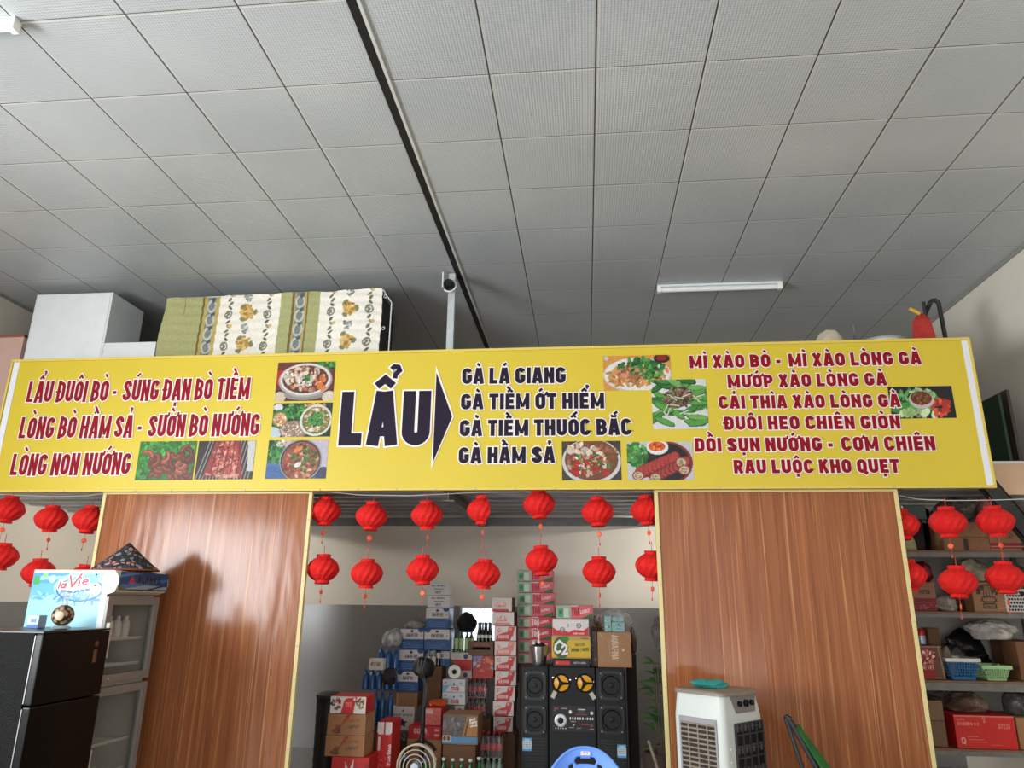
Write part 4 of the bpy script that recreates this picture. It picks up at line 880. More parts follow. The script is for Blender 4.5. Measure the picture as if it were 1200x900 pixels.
b = MB(); R0 = rrect(-.006, LXc-.02, -.006, LYc-.0, .05); n_ = len(R0); vs = [(x, y, z) for z in (CH-.02, CH-.004) for x, y in R0]+[(x*.96+.008, y*.96+.008, CH+.004) for x, y in R0]
b.add(vs, [(i*n_+k, i*n_+(k+1) % n_, (i+1)*n_+(k+1) % n_, (i+1)*n_+k) for i in range(2) for k in range(n_)]+[tuple(reversed(range(n_))), tuple(2*n_+k for k in range(n_))]); b.build('top_lid', mat('cooler lid', (136, 126, 114), .35, noise=.08), co, smooth=True)
# left face (x = 0): grey framed louvres
g = MB(); y0_, y1_, z0_, z1_ = .05, .32, .1, CH-.15
for a in ((y0_, y0_+.012, z0_, z1_), (y1_-.012, y1_, z0_, z1_), (y0_+.012, y1_-.012, z1_-.03, z1_), (y0_+.012, y1_-.012, z0_, z0_+.02)): g.box(-.008, .004, a[0], a[1], a[2], a[3], .002)
gi = g.build('intake_frame', mat('cooler frame grey', (150, 146, 150), .5), co)
g = MB(); 
for k in range(26):
    z = z0_+.03+k*(z1_-z0_-.07)/25; g.box(-.007, .0, y0_+.012, y1_-.012, z, z+.009, 0, None)
for k in range(1, 4): y = y0_+k*(y1_-y0_)/4; g.box(-.008, .0, y-.004, y+.004, z0_+.02, z1_-.03)
g.build('louvre', mat('dusty louvre', (136, 124, 110), .7, noise=.15, nscale=30), gi)
MB().box(-.002, -.0005, y0_+.01, y1_-.01, z0_+.01, z1_-.02).build('filter_mat', mat('dark filter', (52, 44, 38), .9), gi)
# right face (y = 0): dark outlet grille, control panel
g = MB(); x0_, x1_, z0_, z1_ = .1, .4, .12, CH-.18
for k in range(12):
    z = z0_+k*(z1_-z0_)/11; g.box(x0_, x1_, -.01, -.001, z, z+.008)
for k in range(5): x = x0_+k*(x1_-x0_-.008)/4; g.box(x, x+.008, -.012, -.001, z0_, z1_+.008)
gr = g.build('outlet_grille', mat('dark grey grille', (58, 56, 55), .5), co)
MB().box(x0_, x1_, -.0015, -.0004, z0_, z1_).build('outlet_recess', m_black, gr)
for k in range(6):
    v = MB(); z = z0_+.05+k*(z1_-z0_-.09)/5; v.box(x0_, x1_, -.006, -.002, z+.02, z+.024)
    for j in range(7): x = x0_+.02+j*.04; v.box(x, x+.016, -.007, -.002, z, z+.045)
    v.build('vane_row', mat('grey vane', (84, 82, 80), .5), gr)
tilt = math.atan2(.012, .13)
b = MB(); P4 = [(.09, CH-.02), (.36, CH-.02), (.335, CH-.12), (.135, CH-.12)]
def fy(z): return max(0, .012*(z-(CH-.15))/.13)-.002
b.prism([Vector((x, fy(z)-.003, z)) for x, z in P4], (0, .006, 0)); cpn = b.build('control_panel', m_cg, co)
for x, r in ((.17, .016), (.24, .021), (.3, .016)):
    z = CH-.068; k = MB(); k.lathe([(r, 0), (r, .012), (r*.8, .016)], 18, (x, fy(z)-.003, z), Matrix.Rotation(PI/2, 3, 'X')); k.box(x-.003, x+.003, fy(z)-.026, fy(z)-.018, z-r*.8, z+r*.8); k.build('knob', m_black if r > .015 else m_greysteel, cpn)
d_ = MB()
for k in range(9):
    z = .12+k*.07; d_.lathe([(.012, 0), (.008, .004)], 12, (.055, -.001, z), Matrix.Rotation(PI/2, 3, 'X'))
d_.build('dimples', m_cw, co)
w_ = MB()
for x in (.05, LXc-.05):
    for y in (.05, LYc-.05): w_.lathe([(.02, 0), (.02, .03)], 12, (x, y, 0))
w_.build('castors', m_black, co)
pc_ = Vector((cp.x, 4.75, 0))+Matrix.Rotation(math.radians(46), 3, 'Z') @ Vector((.16, .2, CH+.005))
mb = crumple(MB(), (.24, .1, .065), 61, 4, .2)
o = mb.build('pouch', mat('teal folded pouch', (40, 132, 124), .35, noise=.15, nscale=25, bump=.4, bscale=30), None, pc_, .02, smooth=True); tag(o, 'teal folded pouch lying on top of the white air cooler', 'pouch')
# folded camp bed
a = at(921, 842, 5.0); fbp = thing('folding_bed', 'folded camp bed with black frame and green cloth leaning beside the air cooler', 'folding bed', (a.x, 5.0, 0)); h = a.z
mb = MB(); mb.tube([(0, 0, h), (.1, -.03, h*.5), (.22, -.06, .02)], .013, 10); mb.tube([(.0, .02, h), (.01, 0, h+.012), (.03, -.01, h)], .013, 10); mb.build('leg', m_blacksteel, fbp, smooth=True)
mb = MB(); mb.tube([(.01, 0, h+.008), (.25, .0, h*.43), (.46, .0, .02)], .014, 10); mb.build('side_rail', mat('dark grey tube', (62, 64, 66), .4, .4), fbp, smooth=True)
mb = MB(); mb.tube([(.06, .12, h-.03), (.3, .16, h*.43), (.5, .18, .02)], .013, 10); mb.build('side_rail', m_blacksteel, fbp, smooth=True)
mb = MB(); pt = [Vector((.05, .0, h-.065)), Vector((.5, .0, .05)), Vector((.6, .14, .05)), Vector((.12, .13, h-.08))]
N1 = 14; vs = []
for i in range(N1+1):
    for j in range(7):
        u, v_ = i/N1, j/6; q = (pt[0].lerp(pt[1], u)).lerp(pt[3].lerp(pt[2], u), v_); q.z += .03*math.sin(PI*v_)+.006*math.sin(u*17+v_*5); vs.append(q)
fs = [(i*7+j, i*7+j+1, (i+1)*7+j+1, (i+1)*7+j) for i in range(N1) for j in range(6)]; mb.add(vs, fs)
o = mb.build('green_cloth', mat('green canvas', (36, 104, 44), .8, noise=.15, nscale=14), fbp, smooth=True, fix=False)
md = o.modifiers.new('thick', 'SOLIDIFY'); md.thickness = .006
mb = MB(); mb.tube([(.07, .01, h-.1), (.09, .0, h*.7), (.07, -.02, h*.62)], .003, 6); mb.build('cord', m_cord, fbp)
# blue plastic chair
CYY = 3.72; ca, cb = at(641, 905, CYY), at(730, 905, CYY); ct = at(686, 877, CYY).z; cxm = (at(600, 877, CYY).x*0+at(686, 890, CYY).x); hw = .2
m_chair = mat('blue plastic chair', (96, 142, 226), .35, noise=.03)
cr_ = thing('plastic_chair', 'light blue plastic chair with slotted back in front of the loudspeakers', 'chair', (cxm, CYY, 0))
# back: curved perforated shell as a grid with holes cut by leaving cells out
mb = MB(); NX, NZ = 72, 60; zb_ = .4; BH = ct-zb_
def back_pt(u, z):                        # u -1..1 across, z 0..1 up
    y = -.06*(1-u*u*1.0)*-1*0+.05*(u*u)*-1; return Vector((u*hw, .0-.07*u*u+.02*z, zb_+z*BH))
def outline(u): return 1-.02-.42*(abs(u)**2.6)*.55
def hole(u, z, top):
    X, Zm = u*hw, (z*1.0)*BH; tt = BH-Zm
    if abs(X) < .048 and .042 < tt < .07: 
        return (max(0, abs(X)-.036)/.012)**2+((tt-.056)/.014)**2 < 1 or abs(X) < .036
    for x, t0, t1, w_ in ((-.066, .07, .14, .011), (.066, .07, .14, .011), (-.022, .09, .2, .009), (.022, .09, .2, .009)):
        if t0 < tt < t1 and abs(X-x*(1+.5*(tt-t0))) < w_: return True
    for x, t_, r in ((-.115, .105, .017), (.115, .105, .017)):
        if (X-x)**2+(tt-t_)**2 < r*r: return True
    return False
vs = []; idx = {}; fs = []
for j in range(NZ+1):
    for i in range(NX+1):
        u = -1+2*i/NX; ztop = 1-.36*(abs(u)**2.4); z = (j/NZ)*ztop; idx[i, j] = len(vs); vs.append(back_pt(u, z))
for j in range(NZ):
    for i in range(NX):
        u = -1+2*(i+.5)/NX; ztop = 1-.36*(abs(u)**2.4); z = (j+.5)/NZ*ztop
        if not hole(u, z, ztop): fs.append((idx[i, j], idx[i+1, j], idx[i+1, j+1], idx[i, j+1]))
mb.add(vs, fs); o = mb.build('backrest', m_chair, cr_, smooth=True, fix=False); md = o.modifiers.new('thick', 'SOLIDIFY'); md.thickness = .008; md.offset = 0
mb = MB(); mb.tube([back_pt(u, (1-.36*abs(u)**2.4)) for u in np.linspace(-1, 1, 41)], .007, 8); mb.build('back_rim', m_chair, cr_, smooth=True)
MB().box(-.2, .2, -.4, .02, .4, .425, .012).build('seat', m_chair, cr_)
for sx, sy in ((-1, 0), (1, 0), (-1, -1), (1, -1)):
    mb = MB(); mb.tube([(sx*.17, -.02+sy*.34, .402), (sx*.2, .01+sy*.39, 0)], [.024, .018], 10); mb.build('leg', m_chair, cr_, smooth=True)
lb_ = Pic(.042, .016, 30, (232, 224, 214), 6); lb_.text('TAN THANH', .25, .5, .3, (60, 80, 160), .5, .09, .65); lb_.text('PLASTIC', .25, .12, .2, (220, 120, 60), .5, .09, .65); lb_.ell(.12, .5, .2, .2, (220, 70, 50))
st_ = lb_.build('sticker', (-.021, -.0, ct-.03), X_, Z_, cr_, mat_print()); st_.location = (0, -.006+.02*.95-.008, 0)
# ================================================================== the store room
def rect_px(xl, xr, yt, yb, Y):
    xm, ym = (xl+xr)/2, (yt+yb)/2
    return at(xl, ym, Y).x, at(xr, ym, Y).x, max(0.0, at(xm, yb, Y).z), at(xm, yt, Y).z
def carton(name, label, cat, px, Y, dep, base, paint=None, group=None, z=None, nx=64, seed=1, bg=None, rz=0.0, top=None):
    """printed box whose front face covers px = (xl, xr, yt, yb) at depth Y; z = (bottom, top) overrides heights"""
    x0, x1, z0, z1 = rect_px(*px, Y)
    if z: z0, z1 = z
    w, h = x1-x0, z1-z0
    t = thing(name, label, cat, ((x0+x1)/2, Y, z0), rz, group)
    MB().box(-w/2, w/2, .001, dep, 0, h, min(.006, h*.06)).build('carton_body', base, t)
    if paint:
        p = Pic(w-.004, h-.004, nx, bg or (200, 200, 200), seed); paint(p); p.grain(5)
        p.build('printed_front', (-w/2+.002, -.0005, .002), X_, Z_, t, mat_print())
    if top:
        MB().box(-.025, .025, .002, dep-.002, h, h+.0012).build('tape', top, t)
    return t
m_tape = mat('brown tape', (150, 120, 84), .35)
def pile(name, label_fn, cat, xs, ys, Y, dep, base, paint, group, nx=60, **k):
    zs = [max(0, at((xs[i if i < len(xs) else -1][0]+xs[i if i < len(xs) else -1][1])/2, y, Y).z) for i, y in enumerate(ys)]
    for i in range(len(xs)):
        carton(name, label_fn(i), cat, (xs[i][0], xs[i][1], ys[i], ys[i+1]), Y, dep, base, paint(i), group, (zs[i+1]+.001, zs[i]-.001), nx, i+2, **k)
    return zs[len(xs)]
def pallet(label, px0, px1, Y, dep, h):  # pallets are added under the stacks, none is seen
    x0, x1 = at(px0, 860, Y).x, at(px1, 860, Y).x
    t = thing('added_pallet', label, 'pallet', ((x0+x1)/2, Y, 0)); w = x1-x0
    n = max(3, int(w/.12))
    for k in range(n): MB().box(-w/2+k*w/n, -w/2+k*w/n+w/n*.8, 0, dep, h-.018, h, .002).build('slat', m_carddark, t)
    for y in (.0, dep/2-.03, dep-.06): MB().box(-w/2, w/2, y, y+.06, 0, h-.018, .003).build('bearer', m_carddark, t)
    return t
# fill light tube lamps added unseen under the loft to brighten the back wall
m_fill_glow = bpy.data.materials.new('fill light tube'); m_fill_glow.use_nodes = True; m_fill_glow.node_tree.nodes['Principled BSDF'].inputs['Emission Color'].default_value = (1, .95, .86, 1); m_fill_glow.node_tree.nodes['Principled BSDF'].inputs['Emission Strength'].default_value = 130.0
for lx, ly, lb in ((1.35, 7.3, 'added unseen fill tube lamp under the loft behind the right wood panel'), (-4.0, 7.2, 'added unseen fill tube lamp under the loft behind the left wood panel')):
    sl = thing('tube_lamp', lb, 'lamp', (lx, ly, LOFT-.174), PI/2)
    MB().box(-.6, .6, -.028, .028, -.02, .0, .004).build('batten', m_white, sl)
    MB().tube([(-.57, 0, -.04), (.57, 0, -.04)], .014, 12).build('tube', m_fill_glow, sl, smooth=True)
    for s_ in (-1, 1): MB().box(s_*.585-.015, s_*.585+.015, -.02, .02, -.06, -.018, .004).build('end_cap', m_white, sl)

# --- white 'ICY' cartons and the water cartons -----------------------------------
def p_icy(p):
    p.rect(0, 1, 0, 1, (206, 204, 204)); p.text('NUOC TINH KHIET', .18, .72, .1, (90, 94, 104), .5, .09, .62); p.line(.3, .5, .72, .5, .05, (110, 112, 120)); p.text('ICY', .36, .12, .2, (36, 50, 70), .6, .13, .26)
def p_aqua(flip):
    def f(p):
        p.rect(0, 1, 0, 1, (36, 78, 132)); p.poly([(0, .48), (.08, .5), (.9, .5), (1, .48), (1, 1), (0, 1)], (204, 196, 192)); u = .88 if flip else .12
        p.ell(u, .98, .16, .16, (36, 70, 120)); p.ell(.5, .88, .08, .06, (40, 44, 70)); p.text('AQUAFINA', .26, .6, .17, (44, 48, 84), .55, .1, .5); p.ell(.9 if flip else .9, .68, .04, .04, (120, 120, 140))
        for k in range(3): p.line(.12, .32-.1*k, .85, .3-.1*k, .02, (110, 140, 180))
    return f
zb = pile('white_carton', lambda i: ['white bottled water carton with dark letters, topmost of the tall stack by the black bag', 'white bottled water carton with dark letters, second of the tall stack by the black bag'][i], 'carton', [(501, 527), (501, 527)], [683, 697.5, 712], 7.3, .25, m_whitecard, lambda i: p_icy, 'white cartons on the water cartons')
AQ = 'blue and white water cartons'
pile('water_carton', lambda i: 'blue and white water carton, %s below the two white cartons' % ['first', 'second'][i], 'carton', [(499, 526), (497, 527)], [712.2, 737, 762], 7.3, .25, m_blue, lambda i: p_aqua(i == 0), AQ)
pile('water_carton', lambda i: 'blue and white water carton in the left stack, %s' % ['topmost, right of the clear bottle bundle', 'second from the top', 'lowest, above the plain brown carton'][i], 'carton', [(468.5, 496.5), (467, 496), (465, 490)], [736.5, 761, 786.5, 811], 7.3, .25, m_blue, lambda i: p_aqua(i != 2), AQ)
carton('brown_carton', 'plain brown carton between the water cartons and the white star carton', 'carton', (463, 489, 811.3, 828), 7.3, .25, m_card, lambda p: p.rect(.06, .12, 0, 1, (176, 140, 104)), bg=(140, 100, 66))
def p_star(p):
    p.rect(0, 1, 0, 1, (214, 210, 206)); p.rect(.1, 1, 0, .3, (120, 118, 116)); p.bits(20, .55, .12, .35, .12, .05, [(90, 88, 88), (160, 158, 156), (60, 60, 62)]); p.poly([(.86, 0), (1, 0), (1, .5), (.95, .42)], (150, 140, 134))
    p.poly([(.5+.17*1.5*math.sin(2*PI*k/10)*(1 if k % 2 == 0 else .42), .52+.16*math.cos(2*PI*k/10)*(1 if k % 2 == 0 else .42)) for k in range(10)], (34, 44, 74))
    p.text('ICENT ENTON', .08, .73, .065, (60, 60, 66), .55, .1, .84); p.poly([(.45, .86), (.5, .95), (.56, .86)], (60, 60, 66))
carton('star_carton', 'white carton with a dark blue star below the plain brown carton', 'carton', (458, 485, 828.3, 868), 7.28, .27, m_whitecard, p_star, nx=70)
pallet('added low wooden pallet under the star carton and water cartons', 457.5, 497, 7.26, .5, max(.04, at(471, 868, 7.28).z-.001))  # added base under this stack, not a seen pallet
# second column carries on in added cartons below its two visible ones
bx = carton('added_carton', 'added dark plain carton under the water bottles with white labels', 'carton', (498, 517, 781, 828), 7.32, .25, m_carddark); x0, x1, z0, z1 = rect_px(498, 527, 762.3, 781, 7.42)
carton('water_carton', 'blue water carton half hidden behind the white labelled bottles', 'carton', (497, 527, 762.4, 781), 7.42, .16, m_blue, p_aqua(False), AQ)
# dark round bag hanging at the window, small bag on the cartons
def soft(name, label, cat, px, Y, dep, m_, seed, amt=.15, sub=4, group=None, z=None):
    x0, x1, z0, z1 = rect_px(*px, Y)
    if z is not None: z0 = z
    o = crumple(MB(), (x1-x0, dep, z1-z0), seed, sub, amt).build(name, m_, None, ((x0+x1)/2, Y+dep/2, z0), smooth=True)
    d_ = o.dimensions; bb = o.bound_box; o.scale = ((x1-x0)/max(d_.x, .01), dep/max(d_.y, .01), (z1-z0)/max(d_.z, .01)); return tag(o, label, cat, group)
soft('black_bag', 'round black bag bulging in front of the small bright window', 'bag', (531, 555, 717, 742), 7.5, .3, mat('black cloth bag', (16, 15, 15), .8), 7)
soft('bundle', 'pale cloth bundle tied with dark cord on top of the left water cartons', 'bundle', (470, 498, 725.5, 736.6), 7.33, .2, mat('grey cloth bundle', (150, 142, 130), .8, noise=.3, nscale=30), 9, .3)

# --- bottle builder --------------------------------------------------------------
def bottle_proto(name, label, loc, h, r, glass, capm, labm=None, group=None, neck=.3, lab=(.2, .52)):
    t = thing(name, label, 'bottle', loc, 0, group)
    MB().lathe([(r*.7, 0), (r, h*.03), (r, h*(.9-neck)), (r*.82, h*(.96-neck)), (r*neck*1.3, h*(1.12-neck)), (r*.36, h*.88), (r*.36, h*.93)], 14).build('bottle_body', glass, t, smooth=True)
    MB().lathe([(r*.42, h*.93), (r*.44, h*.935), (r*.44, h*.995), (r*.38, h)], 12).build('cap', capm, t, smooth=True)
    if labm: MB().lathe([(r*1.02, h*lab[0]), (r*1.02, h*lab[1])], 14, cap=False).build('label_wrap', labm, t, smooth=True)
    return t
m_gb = mat('green bottle', (22, 84, 40), .15); m_db = mat('dark brown bottle', (30, 26, 22), .15); m_bb = mat('blue tinted bottle', (22, 76, 132), .18, noise=.25, nscale=20); m_cb = mat('cola bottle', (52, 14, 14), .15); m_cap_w = mat('white cap', (216, 216, 212), .4); m_cap_r = mat('red cap', (190, 30, 30), .4); m_lab_g = mat('pale green bottle wrap', (186, 204, 150), .4, noise=.25, nscale=25); m_lab_w = mat('pale bottle wrap', (206, 206, 200), .4, noise=.2, nscale=30); m_lab_r = mat('red bottle wrap', (186, 32, 36), .4, noise=.2, nscale=30); m_cap_b = mat('blue cap', (40, 90, 160), .4)
def bottles(spots, Y, h, r, mats_, name, label_fn, group, neck=.3, lab=(.2, .52), zb_=None):
    """spots: list of (px x, px y of the base, extra depth)"""
    proto = None
    for i, (x, y, dy) in enumerate(spots):
        q = at(x, y, Y+dy); loc = (q.x, Y+dy, max(0, q.z) if zb_ is None else zb_)
        if proto is None: proto = bottle_proto(name, label_fn(i), loc, h, r, mats_[0], mats_[1], mats_[2], group, neck, lab)
        else: dup(proto, loc, label_fn(i))
    return proto
nth = ['first', 'second', 'third', 'fourth', 'fifth', 'sixth', 'seventh', 'eighth', 'ninth', 'tenth']
# blue bottle bundles
z_a = at(452, 890, 7.2).z
def hb(px, yt, yb, Y): return at(px, yt, Y).z-at(px, yb, Y).z
Yb = 7.2; hA = hb(452, 759, 790, Yb)
zA = max(0, at(452, 850, Yb).z); hC = at(452, 809, Yb).z-zA; zB = zA+hC+.004; hB = at(452, 784, Yb).z-zB; zC = zB+hB+.004; hA = at(455, 758, Yb).z-zC
pallet('added low wooden pallet under the blue bottle bundles', 423, 450, Yb-.12, .5, max(.03, zA-.002)) if zA > .03 else None  # added base under the blue bottles
for nm_, xs_, zz_, hh_ in (('lowest', (442, 450, 459), zA, hC), ('middle', (429, 437, 445, 454, 462), zB, hB), ('uppermost', (445.5, 454, 462.5), zC, hA)):
    proto_b = None
    for i, x in enumerate(xs_):
        q = at(x, 800, Yb); loc = (q.x, Yb-.02, zz_)
        lb = 'blue tinted water bottle in the %s row of the blue stack, %s from the left' % (nm_, nth[i])
        if proto_b is None: proto_b = bottle_proto('water_bottle', lb, loc, hh_-.003, .033, m_bb, m_cap_b, None, 'blue tinted water bottles', .22)
        else: dup(proto_b, loc, lb)
# clear bottles lying on top, white tissue pack, black helmet-like bag
soft('bottle_bundle', 'clear shrink wrapped bottle bundle on top of the blue water bottles', 'bundle', (443.5, 468, 736, 758), Yb-.05, .2, mat('clear wrapped bottles', (150, 152, 152), .15, noise=.5, nscale=22), 12, .12, z=zC+hA+.002)
carton('tissue_pack', 'small white pack with dark word on the blue water bottles', 'pack', (432, 449, 773, 783.5), Yb-.15, .1, m_whitecard, lambda p: (p.rect(0, 1, 0, 1, (206, 200, 190)), p.text('WELFARE', .14, .35, .35, (60, 56, 54), .6, .1, .7)), nx=40, z=(zB+hB+.003, zB+hB+.1))
soft('black_pouch', 'small black pouch hanging in front of the blue water bottles', 'pouch', (447, 463, 783, 803), Yb-.17, .11, mat('black nylon', (20, 19, 18), .6), 15)

# --- left foreground: dark bin, cartons ---------------------------------------------
x0, x1, z0, z1 = rect_px(362, 391, 813, 899, 6.7)
bn = thing('grey_bin', 'dark grey ribbed plastic bin behind the brown cartons at the left of the store opening', 'bin', ((x0+x1)/2, 6.85, 0)); r_ = (x1-x0)/2
pr = [(r_*.82, 0), (r_*.86, .01)]+[(r_*(.88+.1*k/14+(.03 if k % 2 else 0)), .02+k*z1*.88/14) for k in range(15)]+[(r_*1.02, z1*.92), (r_*1.04, z1*.94)]
MB().lathe(pr, 28).build('bin_body', mat('dark grey plastic', (30, 31, 32), .5), bn, smooth=True)
MB().lathe([(r_*1.06, z1*.94), (r_*1.06, z1*.97), (r_*.7, z1), (r_*.2, z1)], 28).build('lid', mat('grey plastic lid', (34, 35, 36), .5), bn, smooth=True)
def p_tet(p):
    p.rect(0, 1, 0, 1, (206, 200, 192)); p.poly([(.3, 0), (.36, .5), (.5, .9), (.75, 1), (.68, .4), (.66, 0)], (190, 30, 34)); p.ell(.5, .55, .32, .36, (200, 34, 38)); p.ell(.67, .85, .08, .08, (220, 200, 190)); p.text('TET', .42, .4, .24, (226, 120, 110), .6, .12, .18)
    p.bits(16, .16, .55, .3, .36, .1, [(60, 54, 56), (90, 80, 80), (190, 180, 172), (150, 40, 40)]); p.bits(14, .84, .6, .3, .3, .1, [(60, 54, 56), (110, 120, 80), (200, 150, 90), (150, 40, 40)])
def p_brown(p):
    p.rect(0, 1, 0, 1, (146, 98, 58)); p.poly([(.36, .5), (.5, 1), (.62, 1), (.44, .55)], (150, 50, 34)); p.poly([(.16, .1), (.24, .5), (.4, .5), (.3, .05)], (130, 56, 36)); p.text('SUPPER', .5, .62, .14, (140, 60, 40), .55, .1, .36, .06); p.text('COMPACT', .54, .32, .14, (80, 66, 60), .55, .1, .32, .06); p.bits(8, .25, .2, .2, .14, .07, [(110, 60, 36), (90, 60, 40)])
def p_redfest(p):
    p.rect(0, 1, 0, 1, (178, 28, 30)); p.poly([(.38, .0), (.4, .6), (.36, .9), (.48, .7), (.58, .95), (.6, .6), (.72, .7), (.64, .0)], (206, 200, 190)); p.line(.4, .55, .66, .75, .1, (60, 60, 50)); p.bits(10, .9, .5, .2, .4, .06, [(206, 50, 46), (150, 20, 24)])
zc = [at(405, y, 6.05).z for y in (816, 836.5, 862, 887)]
carton('festive_carton', 'white drinks carton with a red disc print on top of two brown cartons', 'carton', (387, 429, 816, 836.5), 6.05, .24, m_red, p_tet, None, (zc[1]+.001, zc[0]), 80)
carton('brown_carton', 'brown carton with dark red print, directly under the white and red drinks carton', 'carton', (383.5, 428.5, 837, 862), 6.05, .26, m_card, p_brown, 'brown cartons with red print', (zc[2]+.001, zc[1]-.001), 80)
carton('brown_carton', 'brown carton with dark red print, standing on the low red carton', 'carton', (381, 427, 862, 887), 6.05, .26, m_card, p_brown, 'brown cartons with red print', (zc[3]+.001, zc[2]-.001), 80)
carton('red_carton', 'red carton with white figure print at the bottom left of the store opening', 'carton', (388, 432, 888, 912), 6.05, .26, m_red, p_redfest, None, (0, zc[3]-.001), 70)
def p_coke(p):
    p.rect(0, 1, 0, 1, (190, 28, 32)); p.ell(.3, .93, .1, .09, (214, 206, 200)); p.ell(.72, .93, .1, .09, (214, 206, 200)); p.rect(.08, .92, .83, .92, (214, 206, 200)); p.rect(.46, .54, .8, 1, (170, 24, 28)); p.rect(.1, .24, .62, .8, (206, 196, 190)); p.text('COCA COLA', .75, .7, .18, (226, 214, 208), .55, .1, 1.3, -PI/2); p.rect(.06, .3, 0, .2, (206, 120, 112)); p.rect(.4, .46, 0, .2, (220, 200, 196)); p.bits(12, .4, .4, .12, .2, .02, [(216, 80, 76)])
x0, x1, z0, z1 = rect_px(441, 458.5, 846, 904, 6.3)
carton('red_carton', 'tall red soft drink carton standing upright beside the white star carton', 'carton', (441, 458.5, 846, 904), 6.3, .3, m_red, p_coke, None, (0, z1), 40)
# --- green bottles, crate, middle column ----------------------------------------------
Ym = 7.42
def p_rw(p): p.rect(0, 1, 0, 1, (196, 186, 180)); p.rect(0, 1, .3, .72, (190, 36, 40)); p.poly([(0, .3), (.4, .3), (0, .8)], (60, 66, 60)); p.ell(.72, .85, .1, .1, (60, 60, 66)); p.ell(.72, .12, .1, .1, (60, 60, 66))
def p_multi(p): p.rect(0, 1, 0, 1, (176, 60, 54)); p.poly([(0, .4), (.5, 1), (0, 1)], (110, 140, 190)); p.bits(16, .55, .6, .5, .35, .09, [(206, 190, 180), (200, 50, 46), (90, 110, 170), (220, 120, 70)]); p.ell(.72, .8, .12, .12, (220, 110, 80))
zt0 = at(552, 768, Ym).z
carton('mixed_carton', 'red and white carton below the green bottles with pale wraps', 'carton', (527, 553, 764.6, 795), Ym, .28, m_whitecard, p_rw, None, None, 56)
carton('printed_carton', 'red and blue printed carton below the brown bottle crate', 'carton', (554, 578.5, 768.3, 795), Ym, .28, m_red, p_multi, None, None, 56)
def p_tiger(p):
    p.rect(0, 1, 0, 1, (196, 206, 212)); p.rect(0, 1, 0, .5, (212, 212, 210)); p.poly([(.0, .5), (.3, .5), (.12, 0), (0, 0)], (120, 170, 206)); p.text('TIGER', .4, .1, .3, (190, 44, 46), .55, .11, .34); p.poly([(.46, .55), (.5, .8), (.56, .55)], (60, 70, 90)); p.ell(.14, .75, .14, .08, (206, 130, 120)); p.ell(.82, .72, .12, .12, (150, 160, 176)); p.line(0, .5, 1, .5, .03, (110, 130, 150)); p.line(.28, .5, .44, 1, .03, (130, 150, 170))
zc = pile('beer_carton', lambda i: 'pale blue beer carton with red word, %s of the pair under the white disc' % ['upper', 'lower'][i], 'carton', [(518.5, 545), (518, 545)], [796, 811, 826], 7.2, .26, m_whitecard, lambda i: p_tiger, 'beer cartons with red word', 70)
carton('grey_carton', 'small grey and white carton under the pair of beer cartons', 'carton', (521, 545, 826.3, 838), 7.2, .26, mat('grey carton', (130, 130, 130), .7), lambda p: (p.rect(0, 1, 0, 1, (84, 80, 76)), p.rect(.5, .96, .1, .95, (186, 184, 180)), p.ell(.74, .5, .22, .22, (96, 96, 98))), None, None, 40)
# added supports standing on the floor behind the front row
def added_support(label, px, ytop, Y, dep, m_=None):
    x0, x1, _, z1 = rect_px(px[0], px[1], ytop, 900, Y)
    return carton('added_carton', label, 'carton', (px[0], px[1], ytop, 905), Y, dep, m_ or m_carddark, None, None, (0, z1-.001))
added_support('added tall dark carton in the shadow under the small grey carton', (519, 545), 838.2, 7.2, .26)
added_support('added tall dark carton in the shadow under the cola bottles by the beer cartons', (549, 575), 841, 7.42, .28)
# crate of dark bottles
def crate(label, px, Y, dep, m_, print_=None, zr=None):
    x0, x1, z0, z1 = rect_px(*px, Y)
    if zr: z0, z1 = zr
    w, h = x1-x0, z1-z0; t = thing('bottle_crate', label, 'crate', ((x0+x1)/2, Y, z0)); b = MB()
    b.box(-w/2, w/2, 0, dep, 0, .012); b.box(-w/2, w/2, 0, .012, .012, h*.42); b.box(-w/2, w/2, 0, .012, h*.62, h); b.box(-w/2, -w/2+.03, 0, .012, h*.42, h*.62); b.box(w/2-.03, w/2, 0, .012, h*.42, h*.62)
    b.box(-w/2, w/2, dep-.012, dep, .012, h); b.box(-w/2, -w/2+.012, .012, dep-.012, .012, h); b.box(w/2-.012, w/2, .012, dep-.012, .012, h); b.build('crate_body', m_, t)
    if print_:
        p = Pic(w*.7, h*.24, 40, (96, 66, 46), 3); p.text(print_, .04, .2, .55, (190, 60, 44), .6, .11, .9); p.build('lettering', (-w*.35, -.001, h*.69), X_, Z_, t, mat_print())
    return t
zcr = at(564, 768, Ym).z+.001
crate('brown bottle crate with red letters holding dark bottles by the small window', (549, 578, 752, 768), Ym-.02, .26, mat('brown crate', (104, 72, 50), .6, noise=.1), 'SAIGON BEER', (zcr, at(564, 752, Ym).z))
bottles([(560.8+k*4.6, 760, .03+(k % 2)*.02) for k in range(4)]+[(563+k*5, 758, .14) for k in range(3)], Ym, at(565, 729, Ym).z-zcr-.02, .021, (m_db, mat('dull cap', (90, 84, 70), .4), m_lab_w), 'beer_bottle', lambda i: ('dark glass bottle in the brown crate, front row, %s from the left' if i < 4 else 'dark glass bottle in the brown crate, back row, %s from the left') % nth[i % 4], 'dark bottles in the brown crate', .34, (.5, .6), zcr+.014)
zg = at(540, 764.5, Ym).z+.001
